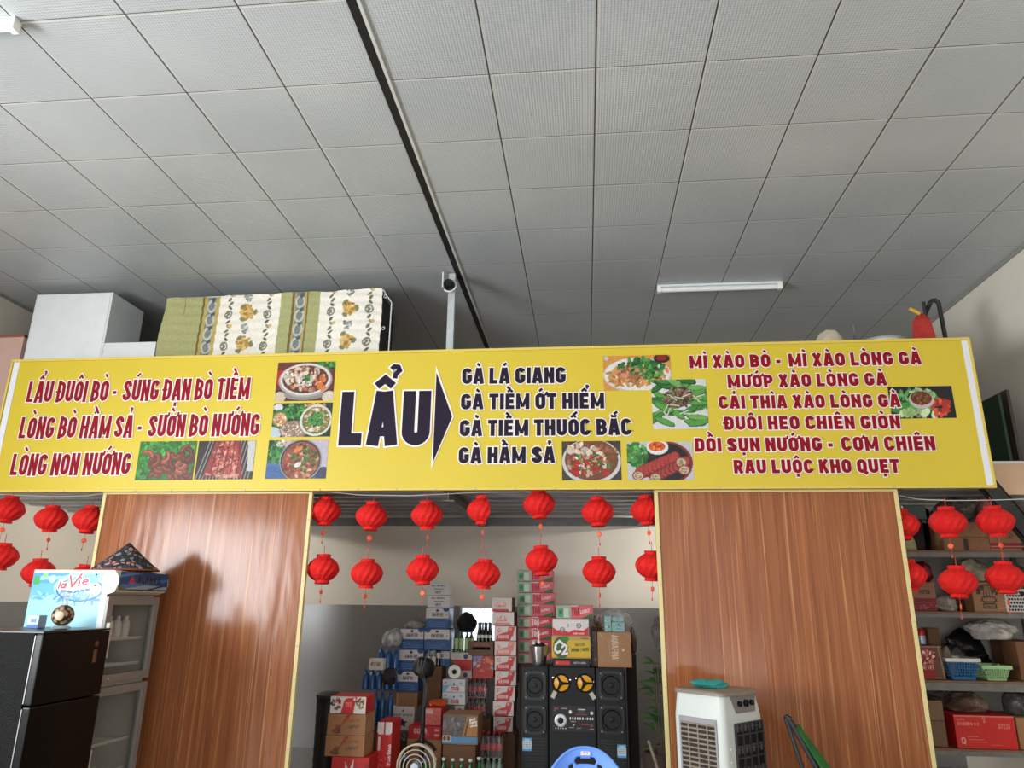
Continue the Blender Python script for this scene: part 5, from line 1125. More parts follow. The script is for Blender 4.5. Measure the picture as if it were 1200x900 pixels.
bottles([(534, 764, .05), (540.5, 764, .05), (547, 764, .05), (552, 764, .1)], Ym, at(540, 740, Ym).z-zg, .024, (m_gb, m_cap_b, m_lab_g), 'tea_bottle', lambda i: 'green bottle with pale wrap below the round black bag, %s from the left' % nth[i], 'green bottles with pale wraps', .26, (.16, .66), zg)
# two white-labelled bottles and dark ones near the fan top
zw = at(508, 781, 7.32).z+.001
bottles([(501.5, 781, .05), (508, 781, .05)], 7.32, at(505, 762.5, 7.32).z-zw, .022, (mat('milk bottle', (150, 156, 150), .3), m_cap_w, m_lab_w), 'milk_bottle', lambda i: 'white labelled bottle on the dark carton, %s' % ['left one', 'right one'][i], 'white labelled bottles', .3, (.1, .6), zw)
bottles([(513.5, 781, .08)], 7.3, .24, .022, (m_db, m_cap_w, m_lab_w), 'dark_bottle', lambda i: 'dark bottle right of the two white labelled bottles', None, .34, (.3, .5), zw)
added_support('added dark carton under the pink cartons behind the fan pole', (498, 517.5), 828.6, 7.32, .25)  # carton added to carry the column above
# white disc
dp_ = at(532.5, 785, 7.22); dk_ = thing('white_disc', 'white round spool with black centre leaning before the mixed cartons', 'spool', (dp_.x, 7.24, 0)); zc_ = dp_.z; rr_ = (at(540, 785, 7.22).x-at(525, 785, 7.22).x)/2
dk_.location.z = at(532, 796, 7.2).z+.002
MB().lathe([(rr_*.34, 0), (rr_*.96, 0), (rr_, .004), (rr_, .016), (rr_*.34, .018)], 28, (0, 0, rr_), Matrix.Rotation(PI/2, 3, 'X'), cap=False).build('rim', m_offwhite, dk_, smooth=True)
MB().lathe([(rr_*.36, .002), (rr_*.36, .024), (rr_*.2, .03)], 20, (0, 0, rr_), Matrix.Rotation(PI/2, 3, 'X')).build('hub', m_black, dk_, smooth=True)
# green bottles between
zq = zc_-rr_
# cola packs
def pack(label, px, Y, dep, cols, rows=3, zr=None, lab=m_lab_r, glass=m_cb, cap=m_cap_r):
    x0, x1, z0, z1 = rect_px(*px, Y)
    if zr: z0, z1 = zr
    w, h = x1-x0, z1-z0; t = thing('bottle_pack', label, 'bottle pack', ((x0+x1)/2, Y, z0)); r = w/cols/2*.94
    for j in range(2):
        for i in range(cols):
            x = -w/2+(i+.5)*w/cols; y = r+j*2*r+.002
            b = MB().lathe([(r*.75, .008), (r, .014), (r, h*.55), (r*.85, h*.66), (r*.4, h*.86), (r*.4, h*.93)], 12, (x, y, 0)).build('bottle', glass, t, smooth=True)
            MB().lathe([(r*.46, h*.93), (r*.46, h*.99)], 10, (x, y, 0)).build('cap', cap, b, smooth=True)
            MB().lathe([(r*1.02, h*.3), (r*1.02, h*.55)], 12, (x, y, 0), cap=False).build('label_wrap', lab, b, smooth=True)
    b = MB().box(-w/2, w/2, 0, r*4+.004, 0, .007).build('tray', m_greysteel, t)
    sh = MB(); sh.box(-w/2-.001, w/2+.001, -.001, r*4+.005, .004, h*.8, .01); sh.build('shrink_wrap', mat_clear('shrink wrap', (225, 215, 215), .1, .1, .5, .5), t)
    return t
z1_ = at(558, 795.5, Ym-.06).z-.002; z2_ = at(558, 818, Ym-.06).z; z3_ = at(558, 841, Ym-.06).z+.002
pack('shrink wrapped pack of cola bottles under the printed cartons', (548, 571, 793, 818), Ym-.04, .28, 4, zr=(z2_+.001, z1_))
pack('shrink wrapped pack of cola bottles, second one below the printed cartons', (546.5, 569.5, 818, 841), Ym-.04, .28, 4, zr=(z3_, z2_-.001))
z1_ = at(573, 858, 6.95).z; z2_ = at(573, 888.5, 6.95).z
pack('shrink wrapped pack of cola bottles right of the energy drink carton near the floor', (562, 588.5, 858, 888), 6.95, .28, 4, zr=(z2_+.001, z1_))
if z2_ > .05: pack('pack of clear green bottles on the floor under the cola pack', (561, 588.5, 890, 910), 6.95, .28, 4, zr=(0, z2_-.001), lab=m_lab_g, glass=mat('pale green bottle', (130, 170, 140), .2), cap=m_cap_w)
def p_247(p):
    p.rect(0, 1, 0, 1, (96, 84, 76)); p.bits(26, .3, .6, .6, .26, .09, [(120, 120, 124), (100, 96, 96), (130, 100, 96), (84, 80, 80)]); p.rect(0, 1, .04, .26, (84, 134, 172)); p.rect(0, .24, .1, .3, (190, 170, 150)); p.ell(.06, .2, .06, .08, (90, 70, 60)); p.ell(.17, .2, .06, .08, (90, 70, 60)); p.poly([(.56, .28), (.7, .95), (.98, .95), (.98, .28)], (166, 112, 56)); p.poly([(.62, .3), (.72, .9), (.76, .9), (.67, .3)], (60, 50, 44))
    p.text('247', .74, .86, .26, (220, 214, 206), .55, .13, .24, -PI/2+.3); p.rect(.45, 1, 0, .05, (140, 96, 56))
carton('energy_drink_carton', 'brown and blue energy drink carton with large white numerals above the green bottles', 'carton', (518.5, 560, 837.5, 873), 6.75, .3, m_card, p_247, None, None, 90)
x0, x1, z0, z1 = rect_px(518.5, 557, 873, 905, 6.75); carton('added_carton', 'added dark carton on the floor carrying the energy drink carton, behind the green bottles', 'carton', (518.5, 557, 873.3, 905), 6.76, .3, m_carddark, None, None, (0, z1-.002))  # lower carton added to carry the energy drink carton
bottles([(509, 908, 0), (519.5, 908, .02), (530, 908, 0), (540.5, 908, .02), (551, 908, 0), (561, 908, .08), (499, 908, .1)], 6.45, .27, .037, (m_gb, m_cap_w, mat('green wrap', (60, 130, 70), .4, noise=.3, nscale=20)), 'green_bottle', lambda i: 'green bottle with white cap before the energy drink carton, %s' % ['second from the left', 'third from the left', 'fourth from the left', 'fifth from the left', 'sixth from the left', 'rightmost', 'leftmost'][i], 'green bottles on the floor', .32, (.25, .5), 0)
# pink and red soft drink cartons behind the fan
def p_pink(p): p.rect(0, 1, 0, 1, (206, 104, 94)); p.rect(0, .5, .65, .95, (222, 160, 150)); p.text('COLA', .08, .7, .16, (226, 200, 194), .6, .1, .36); p.bits(14, .5, .3, .4, .25, .05, [(222, 130, 118), (190, 80, 74)])
def p_redcola(p): p.rect(0, 1, 0, 1, (184, 32, 34)); p.text('COLA', .16, .4, .42, (220, 190, 186), .55, .1, .42); p.rect(.72, .76, 0, 1, (150, 24, 26)); p.rect(.8, .95, .2, .4, (220, 160, 156)); p.rect(.8, .95, .6, .8, (220, 160, 156)); p.bits(10, .5, .3, .5, .3, .06, [(206, 60, 56)])
za = at(507, 850, 6.95).z; zb2 = at(498, 866, 6.85).z
carton('pink_carton', 'salmon pink soft drink carton right of the fan pole', 'carton', (498, 517, 830, 849.5), 6.95, .25, m_red, p_pink, None, (za, at(507, 829.5, 6.95).z), 50)
carton('red_carton', 'red soft drink carton behind the lower half of the fan pole', 'carton', (478.5, 517, 849, 866), 6.9, .28, m_red, p_redcola, None, (at(498, 866, 6.9).z, za-.001), 70)
added_support('added low brown carton with pale edge under the red soft drink carton', (476, 517), 866.3, 6.88, .3, m_card)  # added carton, standing in for a brown and white board
o = soft('orange_bag', 'orange plastic bag on top of the salmon pink carton', 'bag', (500, 523, 820, 830), 6.97, .18, mat('orange plastic', (196, 84, 40), .4, noise=.2, nscale=30), 21, .25)
# --- pink print beer cartons ---------------------------------------------------------
def p_sg(i):
    def f(p):
        p.rect(0, 1, 0, 1, (212, 196, 190)); c = (190, 64, 60) if i not in (1, 3) else (206, 128, 120); d_ = (206, 110, 104)
        if i < 2:
            p.bits(14, .45, .55, .5, .2, .06, [d_, (220, 150, 144)]); p.ell(.5, .6, .1, .16, (214, 206, 202)); p.poly([(0, 0), (.9, 0), (.8, .2), (.1, .2)], c); p.text('SAIGON', .2, .3, .16, d_, .55, .1, .5)
        else:
            p.poly([(.05, .0), (.1, .35), (.4, .55), (.7, .62), (.78, .2), (.72, .0)], c); p.poly([(.6, .6), (.66, .95), (.95, .95), (.85, .3), (.72, .3)], c); p.ell(.45, .75, .12, .2, (206, 200, 198)); p.ell(.74, .8, .1, .1, (220, 150, 140)); p.text('SAIGON', .16, .16, .22, (222, 180, 174), .55, .11, .5); p.bits(8, .2, .7, .2, .2, .05, [(220, 150, 144), d_])
    return f
SG = 'white beer cartons with red print'
xs = [(576, 600), (577, 602.5), (579.5, 605), (579.5, 605), (579.5, 605), (580, 605), (579.5, 603.5), (577.5, 602), (578, 601)]
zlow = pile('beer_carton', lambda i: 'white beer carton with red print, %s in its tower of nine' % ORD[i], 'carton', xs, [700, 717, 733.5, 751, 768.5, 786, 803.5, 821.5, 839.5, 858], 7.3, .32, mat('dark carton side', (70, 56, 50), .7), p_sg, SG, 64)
pallet('added low wooden pallet under the tower of white and red beer cartons', 577, 603.5, 7.28, .36, zlow-.002)  # added base under the beer cartons
# --- pink and green drink cartons ------------------------------------------------------
def p_toa(i):
    def f(p):
        pk = (206, 96, 104) if i in (0, 1, 2, 3, 7) else (196, 56, 66)
        p.rect(0, 1, 0, 1, pk); p.rect(0, .4, 0, .98, (150, 168, 150) if i < 4 else (206, 130, 132)); p.rect(.05, .19, .08, .8, (90, 150, 110)); p.rect(.2, .34, .08, .8, (190, 206, 186)); p.rect(.08, .16, .3, .6, (60, 110, 76))
        p.poly([(.66, 0), (1, 0), (1, .42)], (44, 100, 62)); p.text('TOA', .42, .2, .6, (168, 26, 40) if i < 4 else (228, 196, 196), .5, .1, .22); p.text('LIGHT', .66, .38, .22, (236, 214, 214), .55, .11, .26, .16); p.line(.42, .94, .6, .94, .06, (228, 200, 200))
    return f
xt = [(605.5, 648), (605.5, 648), (606.5, 650), (606, 649), (606, 647), (606, 646.5), (606.5, 646), (606.5, 646)]
yt = [668, 681.3, 694.6, 708, 722.3, 735.8, 749.3, 764.5, 778]
zl = pile('drink_carton', lambda i: 'pink and green drink carton, %s in the tall tower' % ORD[i], 'carton', xt, yt, 7.5, .26, mat('pink carton', (196, 92, 96), .6), p_toa, 'flat pink and green drink cartons', 96)
bench = thing('added_bench', 'added low dark bench hidden behind the loudspeakers carrying the pink drink cartons', 'bench', (at(654, 800, 7.48).x, 7.48, 0)); w = at(700, 800, 7.48).x-at(608, 800, 7.48).x  # bench added out of sight to carry the carton tower
MB().box(-w/2, w/2, 0, .3, zl-.03, zl-.002, .003).build('bench_top', m_carddark, bench)
for sx in (-1, 1): 
    for y in (.02, .26): MB().box(sx*(w/2-.03)-.02, sx*(w/2-.03)+.02, y-.015, y+.025, 0, zl-.03, .003).build('leg', m_carddark, bench)
# --- loudspeaker set ---------------------------------------------------------------------
YS = 6.8; ZS = at(672, 782, YS).z
m_cabinet = mat('black carpet cabinet', (17, 19, 21), .7, noise=.2, nscale=60); m_cone = mat('black speaker cone', (6, 6, 6), .6); m_frame = mat('black moulded frame', (15, 15, 16), .4); m_horn = mat('amber horn', (232, 164, 28), .35)
def oct_frame(mb, cx, cz, w, h, ch_, y0, y1, t):
    def o(w, h, c): return [(cx-w+c, cz-h), (cx+w-c, cz-h), (cx+w, cz-h+c), (cx+w, cz+h-c), (cx+w-c, cz+h), (cx-w+c, cz+h), (cx-w, cz+h-c), (cx-w, cz-h+c)]
    A = o(w, h, ch_); B = o(w-t, h-t, ch_); n = 8
    vs = [(x, y0, z) for x, z in A]+[(x, y0, z) for x, z in B]+[(x, y1, z) for x, z in A]+[(x, y1, z) for x, z in B]
    fs = [(k, (k+1) % n, n+(k+1) % n, n+k) for k in range(n)]+[(n+k, n+(k+1) % n, 3*n+(k+1) % n, 3*n+k) for k in range(n)]+[(k, 2*n+k, 2*n+(k+1) % n, (k+1) % n) for k in range(n)]
    mb.add(vs, fs)
def speaker(label, xl, xr, ztop, centre=False):
    x0, x1 = at(xl, 840, YS).x, at(xr, 840, YS).x; w = x1-x0; t = thing('loudspeaker', label, 'loudspeaker', ((x0+x1)/2, YS, 0))
    MB().box(-w/2, w/2, 0, .38, .02, ztop, .012).build('cabinet', m_cabinet, t)
    f = MB()
    for x in (-w/2+.04, w/2-.04):
        for y in (.05, .33): f.lathe([(.018, 0), (.018, .022)], 10, (x, y, 0))
    f.build('feet', m_black, t)
    if not centre:
        for k, (ya, yb) in enumerate(((786, 820), (826, 860))):
            za, zb_ = at(xl, yb, YS).z, at(xl, ya, YS).z; cz = (za+zb_)/2; hh = (zb_-za)/2; ww = w/2-.02
            q = MB(); oct_frame(q, 0, cz, ww, hh, .035, -.012, -.001, .022); fr_ = q.build('speaker_frame', m_frame, t)
            r = min(ww, hh)-.026; q = MB(); q.lathe([(r, -.004), (r*.92, .004), (r*.84, -.001), (r*.3, -.0005), (r*.26, .006), (0, .01)], 28, (0, -.0015, cz), Matrix.Rotation(PI/2, 3, 'X')); q.build('cone', m_cone, fr_, smooth=True)
            q = MB(); 
            for sx in (-1, 1):
                for sz in (-1, 1): q.lathe([(.008, 0), (.008, .003), (.003, .004)], 8, (sx*(ww-.02), -.012, cz+sz*(hh-.02)), Matrix.Rotation(PI/2, 3, 'X'))
            q.build('bolts', m_greysteel, fr_)
        q = MB(); 
        for k in range(14): z = .06+k*.024; q.box(-w/2+.03, w/2-.03, -.004, .0, z, z+.01)
        q.build('lower_grille', m_frame, t)
    return t, w
spl, wl_ = speaker('tall black loudspeaker, left one of the set, with two square drivers', 611, 642.5, ZS)
spr, wr_ = speaker('tall black loudspeaker, right one of the set, below the brown carton', 699.5, 734.5, ZS)
spc, wc_ = speaker('middle black loudspeaker with two amber horns and a mixer panel', 643.5, 698.5, ZS, True)
for px, sx in ((657.5, -1), (685, 1)):
    c = at(px, 800.5, YS); r = (at(668, 800, YS).x-at(647.5, 800, YS).x)/2; lx = c.x-spc.location.x
    R_x = Matrix.Rotation(PI/2, 3, 'X')
    q = MB(); q.lathe([(r*.86, 0), (r*1.0, 0), (r*1.02, .008), (r*.95, .016), (r*.86, .012)], 32, (lx, -.001, c.z), R_x, cap=False); hr_ = q.build('horn_ring', m_frame, spc, smooth=True)
    q = MB(); q.lathe([(0, .018), (r*.25, .014), (r*.6, .006), (r*.88, .002)], 32, (lx, -.001, c.z), R_x, cap=False); q.build('amber_horn', m_horn, hr_, smooth=True)
    q = MB()
    for k in range(3):
        a_ = PI/2+.5*sx*0+k*2*PI/3+(.55 if sx > 0 else .52); dx, dz = math.cos(a_), math.sin(a_); q.tube([(lx+dx*r*.15, -.021, c.z+dz*r*.15), (lx+dx*r*.95, -.014, c.z+dz*r*.95)], [.012, .006], 8)
    q.lathe([(0, .03), (.016, .028), (.02, .018)], 16, (lx, 0, c.z), R_x); q.build('spoke_cover', m_black, hr_, smooth=True)
    for px2, py2, rot in (((649, 814, .5) if sx < 0 else (694.5, 815.5, -.6)),):
        g = at(px2, py2, YS); q = MB(); q.box(-.018, .018, -.003, -.0005, -.03, .03, .0, Matrix.Translation((g.x-spc.location.x, 0, g.z)) @ Matrix.Rotation(rot, 4, 'Y')); q.build('corner_sticker', mat('pale sticker', (186, 180, 160), .5), spc)
    for px2, py2 in (((648.5, 794), (668.5, 797)) if sx < 0 else ((675.5, 795), (695.5, 799))):
        g = at(px2, py2, YS); q = MB(); q.lathe([(.011, 0), (.011, .006), (.006, .009)], 12, (g.x-spc.location.x, -.001, g.z), R_x); q.build('bolt', m_chrome, spc, smooth=True)
x0, x1, z0, z1 = rect_px(648.5, 696.5, 828, 856.5, YS)
p = Pic(x1-x0, z1-z0, 130, (26, 22, 22), 5); p.rect(.02, .12, .8, .95, (120, 60, 56)); p.rect(.06, .18, .74, .86, (8, 8, 8)); p.rect(.24, .33, .74, .86, (8, 8, 8)); p.rect(.2, .34, .9, .94, (150, 130, 120)); p.rect(.6, .78, .86, .9, (200, 196, 190)); p.rect(.62, .76, .74, .84, (60, 60, 62)); p.rect(.55, .82, .66, .69, (150, 70, 66))
for k in range(10): p.rect(.4+k*.06, .43+k*.06, .46, .56, (226, 224, 218))
p.rect(.42, .55, .36, .4, (160, 120, 110)); p.rect(.68, .88, .26, .3, (170, 90, 84)); p.ell(.5, .24, .03, .03, (200, 200, 196)); p.rect(.38, .5, .12, .15, (150, 146, 140)); p.rect(.56, .68, .1, .13, (110, 106, 100)); p.ring(.93, .24, .05, .06, .4, (150, 100, 96)); p.rect(.88, .98, .06, .1, (160, 140, 130))
for k in range(5): p.ell(.06+k*.06, .09, .02, .03, (206, 204, 200))
o = p.build('mixer_panel', (x0-spc.location.x, -.004, z0), X_, Z_, spc, mat_print('glossy panel', .35)); 
MB().box(x0-spc.location.x-.006, x1-spc.location.x+.006, -.0035, .0, z0-.006, z1+.006, .001).build('panel_frame', m_frame, spc)
R_x = Matrix.Rotation(PI/2, 3, 'X'); g = at(657, 844, YS); rj = .052
q = MB(); q.lathe([(rj, 0), (rj, .012), (rj*.82, .016), (rj*.5, .014), (rj*.5, .01)], 28, (g.x-spc.location.x, -.0045, g.z), R_x, cap=False); q.build('jog_wheel', m_chrome if False else mat('silver wheel', (196, 200, 202), .3, .3), spc, smooth=True)
q = MB(); q.lathe([(rj*.5, 0), (rj*.5, .012), (rj*.3, .016)], 20, (g.x-spc.location.x, -.0045, g.z), R_x); q.build('wheel_hub', m_black, spc, smooth=True)
for px, py in ((668.5, 834), (693.5, 835.5)):
    g = at(px, py, YS); q = MB(); q.lathe([(.014, 0), (.013, .014), (.008, .016)], 16, (g.x-spc.location.x, -.0045, g.z), R_x); q.build('knob', m_offwhite, spc, smooth=True)
for t_, pxs in ((spl, (612.5, 623, 864.5, 880)), (spr, (723.5, 734, 872.5, 888))):
    x0, x1, z0, z1 = rect_px(*pxs, YS); p = Pic(x1-x0, z1-z0, 36, (186, 200, 206), 2); p.rect(0, 1, .78, 1, (70, 150, 200)); p.rect(0, 1, 0, .16, (70, 150, 200)); p.text('SALE', .2, .8, .12, (220, 230, 236), .55, .1, .6)
    for i in range(4):
        for j in range(3): p.rect(.1+i*.22, .24+i*.22, .28+j*.16, .38+j*.16, (130, 150, 160))
    p.build('sticker', (x0-t_.location.x, -.006, z0), X_, Z_, t_, mat_print())
# things on the loudspeakers
def p_c2(p):
    p.rect(0, 1, 0, 1, (206, 168, 44)); p.rect(0, 1, .82, 1, (180, 150, 96)); p.rect(0, 1, 0, .06, (150, 116, 50)); p.ell(.22, .5, .34, .46, (48, 100, 40)); p.ell(.34, .86, .2, .14, (60, 120, 44)); p.ell(.26, .2, .26, .2, (50, 96, 40))
    for off, c in ((.035, (70, 60, 40)), (0, (226, 226, 220))):
        hh = .16+off
        P = [(.28*p.w+.0, .66*p.h), (.2*p.w, .78*p.h), (.1*p.w, .62*p.h), (.08*p.w, .38*p.h), (.14*p.w, .26*p.h), (.22*p.w, .32*p.h)]; p.seg(P, .055*p.h+off*p.h, c); P = [(.27*p.w, .5*p.h), (.33*p.w, .62*p.h), (.39*p.w, .54*p.h), (.36*p.w, .38*p.h), (.27*p.w, .18*p.h), (.41*p.w, .24*p.h)]; p.seg(P, .05*p.h+off*p.h, c)
    p.text('TRÀ XANH', .6, .56, .12, (60, 90, 40), .55, .1, .26, .06); p.text('HƯƠNG CHANH', .5, .3, .14, (50, 80, 36), .55, .1, .46, .06); p.rect(.76, .97, .88, .93, (110, 90, 60))
YC = 6.86
carton('amplifier', 'flat black amplifier under the yellow tea carton on the middle loudspeaker', 'amplifier', (648.5, 691, 772.5, 782), YC-.02, .3, m_black, lambda p: (p.rect(0, 1, 0, 1, (24, 24, 25)), p.rect(.05, .46, .25, .75, (206, 50, 34)), p.ell(.1, .5, .16, .16, (226, 110, 80)), p.text('MULTI MIXING', .56, .4, .24, (150, 150, 148), .5, .09, .34)), None, (ZS+.001, at(670, 772.5, YC).z), 70)
zc2 = at(670, 772.3, YC).z+.001; zc3 = at(668, 745, YC).z
carton('tea_carton', 'yellow green tea carton with big pale letters on the amplifier', 'carton', (646.5, 692, 745, 772), YC, .3, mat('yellow carton', (190, 156, 66), .6), p_c2, None, (zc2, zc3-.001), 110)
def p_mix(p):
    p.rect(0, 1, 0, 1, (216, 208, 204)); p.poly([(0, 0), (0, .5), (.12, .3), (.25, .36), (.45, .2), (.6, .36), (.85, .3), (1, .55), (1, 0)], (198, 44, 50))
    for u, v in ((.27, .34), (.73, .6)): p.ring(u, v, .16, .16, .4, (110, 112, 116)); p.ell(u, v, .08, .08, (190, 190, 190)); p.ell(u, v, .04, .04, (70, 70, 74))
    p.text('C', .42, .5, .2, (140, 140, 144), .5, .1); p.text('MIXING BOWL', .58, .08, .08, (230, 200, 196), .5, .09, .3)
zc4 = at(668, 725.2, YC).z
carton('mixer_carton', 'white and red carton with two round pictures on the yellow tea carton', 'carton', (647.5, 690, 725, 744.7), YC, .3, m_whitecard, p_mix, None, (zc3, zc4), 100)
carton('drink_carton', 'flat pink and green drink carton lying alone on the white and red carton', 'carton', (651.5, 695, 709, 723), YC+.06, .24, mat('pink carton', (196, 92, 96), .6), p_toa(3), 'flat pink and green drink cartons', (zc4+.001, at(670, 709, YC).z), 96)
# brown carton with vertical letters, small packs, clear bag
def p_vert(p): p.rect(0, 1, 0, 1, (158, 116, 80)); p.text('AQUAFINA', .42, .93, .19, (206, 184, 160), .62, .09, .78*.9, -PI/2); p.poly([(.72, .44), (.82, .5), (.72, .56)], (206, 184, 160)); p.line(.06, .96, .14, .86, .02, (190, 160, 130)); p.line(.92, .96, .92, .86, .02, (190, 160, 130)); p.line(.36, .3, .36, .8, .01, (190, 160, 130))
bcz = at(720, 741, YC).z
carton('brown_carton', 'brown carton with pale vertical letters on the right loudspeaker', 'carton', (700.5, 740, 741, 782), YC, .34, m_card, p_vert, None, (ZS+.001, bcz), 90)
carton('dark_carton', 'narrow dark brown carton between the tea carton and the brown carton', 'carton', (693, 700, 740, 781), YC+.04, .28, mat('dark maroon carton', (58, 36, 30), .6), lambda p: (p.rect(0, 1, 0, 1, (62, 40, 34)), p.bits(10, .5, .5, .2, .4, .05, [(120, 90, 80), (90, 50, 44)])), None, (ZS+.001, at(697, 740, YC).z), 24)
tq = 0
for xl, xr, yt_, yb_, w_ in ((708.5, 716.5, 722, 740.7, 'upright one at the left'), (717, 732, 729, 740.7, 'flat one at the right'), (717.5, 731, 723, 728.7, 'small one on top')):
    carton('teal_pack', 'pale teal printed pack on the brown carton, %s' % w_, 'pack', (xl, xr, yt_, yb_), YC+.05, .1, mat('teal pack', (120, 160, 158), .5), lambda p: (p.rect(0, 1, 0, 1, (134, 172, 170)), p.bits(12, .5, .55, .5, .3, .08, [(60, 90, 96), (90, 120, 124), (180, 206, 204)])), 'teal packs', (bcz+.001 if tq < 2 else at(724, 728.8, YC+.05).z+.001, at((xl+xr)/2, yt_, YC+.05).z), 26, tq+1); tq += 1
soft('clear_bag', 'crumpled clear plastic bag behind the teal packs', 'bag', (701, 743, 713, 741), YC+.17, .16, m_clearbag, 23, .3, z=bcz+.001)
rb_ = at(701, 726, 7.25); sb = thing('steel_bowl', 'shiny steel bowl end between the pink carton and the teal packs', 'bowl', (rb_.x, 7.28, 0)); 
rw = .05; zbb = at(701, 734, 7.28).z; sb.location.z = zbb
MB().lathe([(rw*.5, 0), (rw*.8, .02), (rw, .06), (rw*1.04, .1), (rw*.98, .1), (rw*.7, .03)], 24, cap=False).build('bowl', m_chrome, sb, smooth=True)
added_support('added tall dark carton behind the right loudspeaker, carrying the steel bowl', (694, 712), 734.3, 7.2, .2, m_carddark)  # carton added to carry the steel bowl
soft('dark_bundle', 'dark maroon bundle right of the brown carton', 'bundle', (737, 747, 735, 766), 7.25, .2, mat('maroon cloth', (58, 30, 30), .7, noise=.2), 26, .15)
added_support('added tall dark box under the maroon bundle in the shadow', (737, 748), 766.3, 7.22, .25, mat('dark wooden box', (40, 34, 30), .7))  # box added to carry the maroon bundle
# ice bucket
ip = at(631.5, 779, 6.92); ih = at(631.5, 757, 6.92).z-ZS; ir = (at(643, 760, 6.92).x-at(620, 760, 6.92).x)/2
ib = thing('ice_bucket', 'steel ice bucket holding a brush, standing on the left loudspeaker', 'bucket', (ip.x, 6.93, ZS+.001))
MB().lathe([(ir*.6, 0), (ir*.68, .006), (ir*.96, ih*.8), (ir, ih), (ir*.94, ih), (ir*.62, .012)], 28, cap=False).lathe([(0, .008), (ir*.62, .008)], 28, cap=False).build('bucket_body', m_chrome, ib, smooth=True)
MB().tube([(ir*math.cos(t), ir*math.sin(t), ih) for t in np.linspace(0, 2*PI, 29)[:-1]], .004, 6, True).build('rim', m_chrome, ib, smooth=True)
q = MB(); q.tube([(0, 0, .02), (.0, 0, ih+.12)], .006, 8); q.tube([(0, 0, ih+.0), (0, 0, ih+.03)], .014, 8); q.tube([(-.03, .0, .03), (-.045, 0, ih+.03)], .01, 8); br_ = q.build('brush', m_offwhite, None, ib.location+Vector((0, 0, .01))); tag(br_, 'pale handled brush standing in the steel ice bucket', 'brush')
soft('dark_cloth', 'dark crumpled cloth tucked in the top of the steel ice bucket', 'cloth', (622, 641, 753, 762), 6.88, .12, m_black, 31, .3)
# --- pedestal fan and floor fan ----------------------------------------------------------
fq = at(494.5, 870, 6.15); ft_ = at(497, 781, 6.15)
pf = thing('stand_fan', 'black pedestal fan with drooping dark head before the drink cartons', 'fan', (fq.x, 6.15, 0))
MB().lathe([(.15, 0), (.155, .01), (.14, .03), (.05, .05), (.03, .08)], 32).build('base', m_black, pf, smooth=True)
MB().tube([(0, 0, .05), (.0, 0, .5), (.004, 0, ft_.z-.08)], [.02, .019, .013], 12).build('pole', m_black, pf, smooth=True)
for a_ in (.5, PI-.5, PI/2, -PI/2): MB().tube([(0, 0, at(494, 866, 6.15).z), (.09*math.cos(a_), .05*math.sin(a_), at(494, 874, 6.15).z), (.12*math.cos(a_), .06*math.sin(a_), at(494, 880, 6.15).z)], .012, 8).build('strut', m_black, pf, smooth=True)
hd = MB(); rr0 = (at(512, 781, 6.15).x-at(486, 781, 6.15).x)/2
hd.lathe([(rr0*.3, .07), (rr0*.8, .05), (rr0, .0), (rr0*.95, -.05), (rr0*.6, -.075)], 24, (ft_.x-fq.x, 0, ft_.z), Matrix.Rotation(.25, 3, 'Y')); hdo = hd.build('motor_head', m_black, pf, smooth=True)
cd = MB()
for k in range(3): cd.tube([(ft_.x-fq.x-.03+.03*k, -.08, ft_.z+.08), (ft_.x-fq.x-.03+.02*k, -.11, ft_.z-.02), (.02+.006*k, -.05, ft_.z-.14), (.012, -.02, ft_.z-.3)], .003, 6)
cd.build('cable', mat('grey cable', (66, 64, 62), .5), pf)
gq = at(488, 905, 5.85); gr_ = (at(511, 905, 5.85).x-at(467, 905, 5.85).x)/2; gz = at(488, 874, 5.85).z-gr_ if at(488, 874, 5.85).z-gr_ > gr_*0 else 0
gz = at(488, 872, 5.85).z-gr_
ff = thing('floor_fan', 'low round fan with pale wire guard in front of the pedestal fan', 'fan', (gq.x, 5.82, 0)); gz = max(gz, gr_*.2)
gd = MB()
for rr1, yy in ((gr_, 0), (gr_*.98, .05), (gr_*.8, -.03), (gr_*.6, -.045), (gr_*.4, -.05)): gd.tube([(rr1*math.cos(t), yy, gz+rr1*math.sin(t)) for t in np.linspace(0, 2*PI, 41)[:-1]], .004 if rr1 < gr_*.9 else .006, 6, True)
gd.build('wire_guard', mat('pale wire', (190, 180, 160), .4, .3), ff, smooth=True)
for k in range(3):
    a_ = k*2*PI/3+.6; bl2 = MB(); vs = [];
    for i in range(5):
        for s_, w_ in ((-1, .25), (1, .25)): t_ = i/4; vs.append((gr_*(.18+.66*t_)*math.cos(a_+s_*w_*(.6+.5*t_)), .02+s_*.015, gz+gr_*(.18+.66*t_)*math.sin(a_+s_*w_*(.6+.5*t_))))
    bl2.add(vs, [(2*i, 2*i+1, 2*i+3, 2*i+2) for i in range(4)]); o = bl2.build('blade', mat('dark blue blade', (40, 50, 80), .35), ff, smooth=True, fix=False); md = o.modifiers.new('thick', 'SOLIDIFY'); md.thickness = .003
MB().lathe([(0, .06), (gr_*.2, .055), (gr_*.22, .0), (gr_*.2, -.06)], 20, (0, 0, gz), Matrix.Rotation(PI/2, 3, 'X')).build('hub', mat('fan hub', (170, 180, 190), .4), ff, smooth=True)
MB().tube([(0, .08, 0), (0, .08, gz)], .015, 10).build('pole', m_black, ff); MB().lathe([(.16, 0), (.16, .012), (.05, .03)], 24, (0, .08, 0)).build('base', m_black, ff)
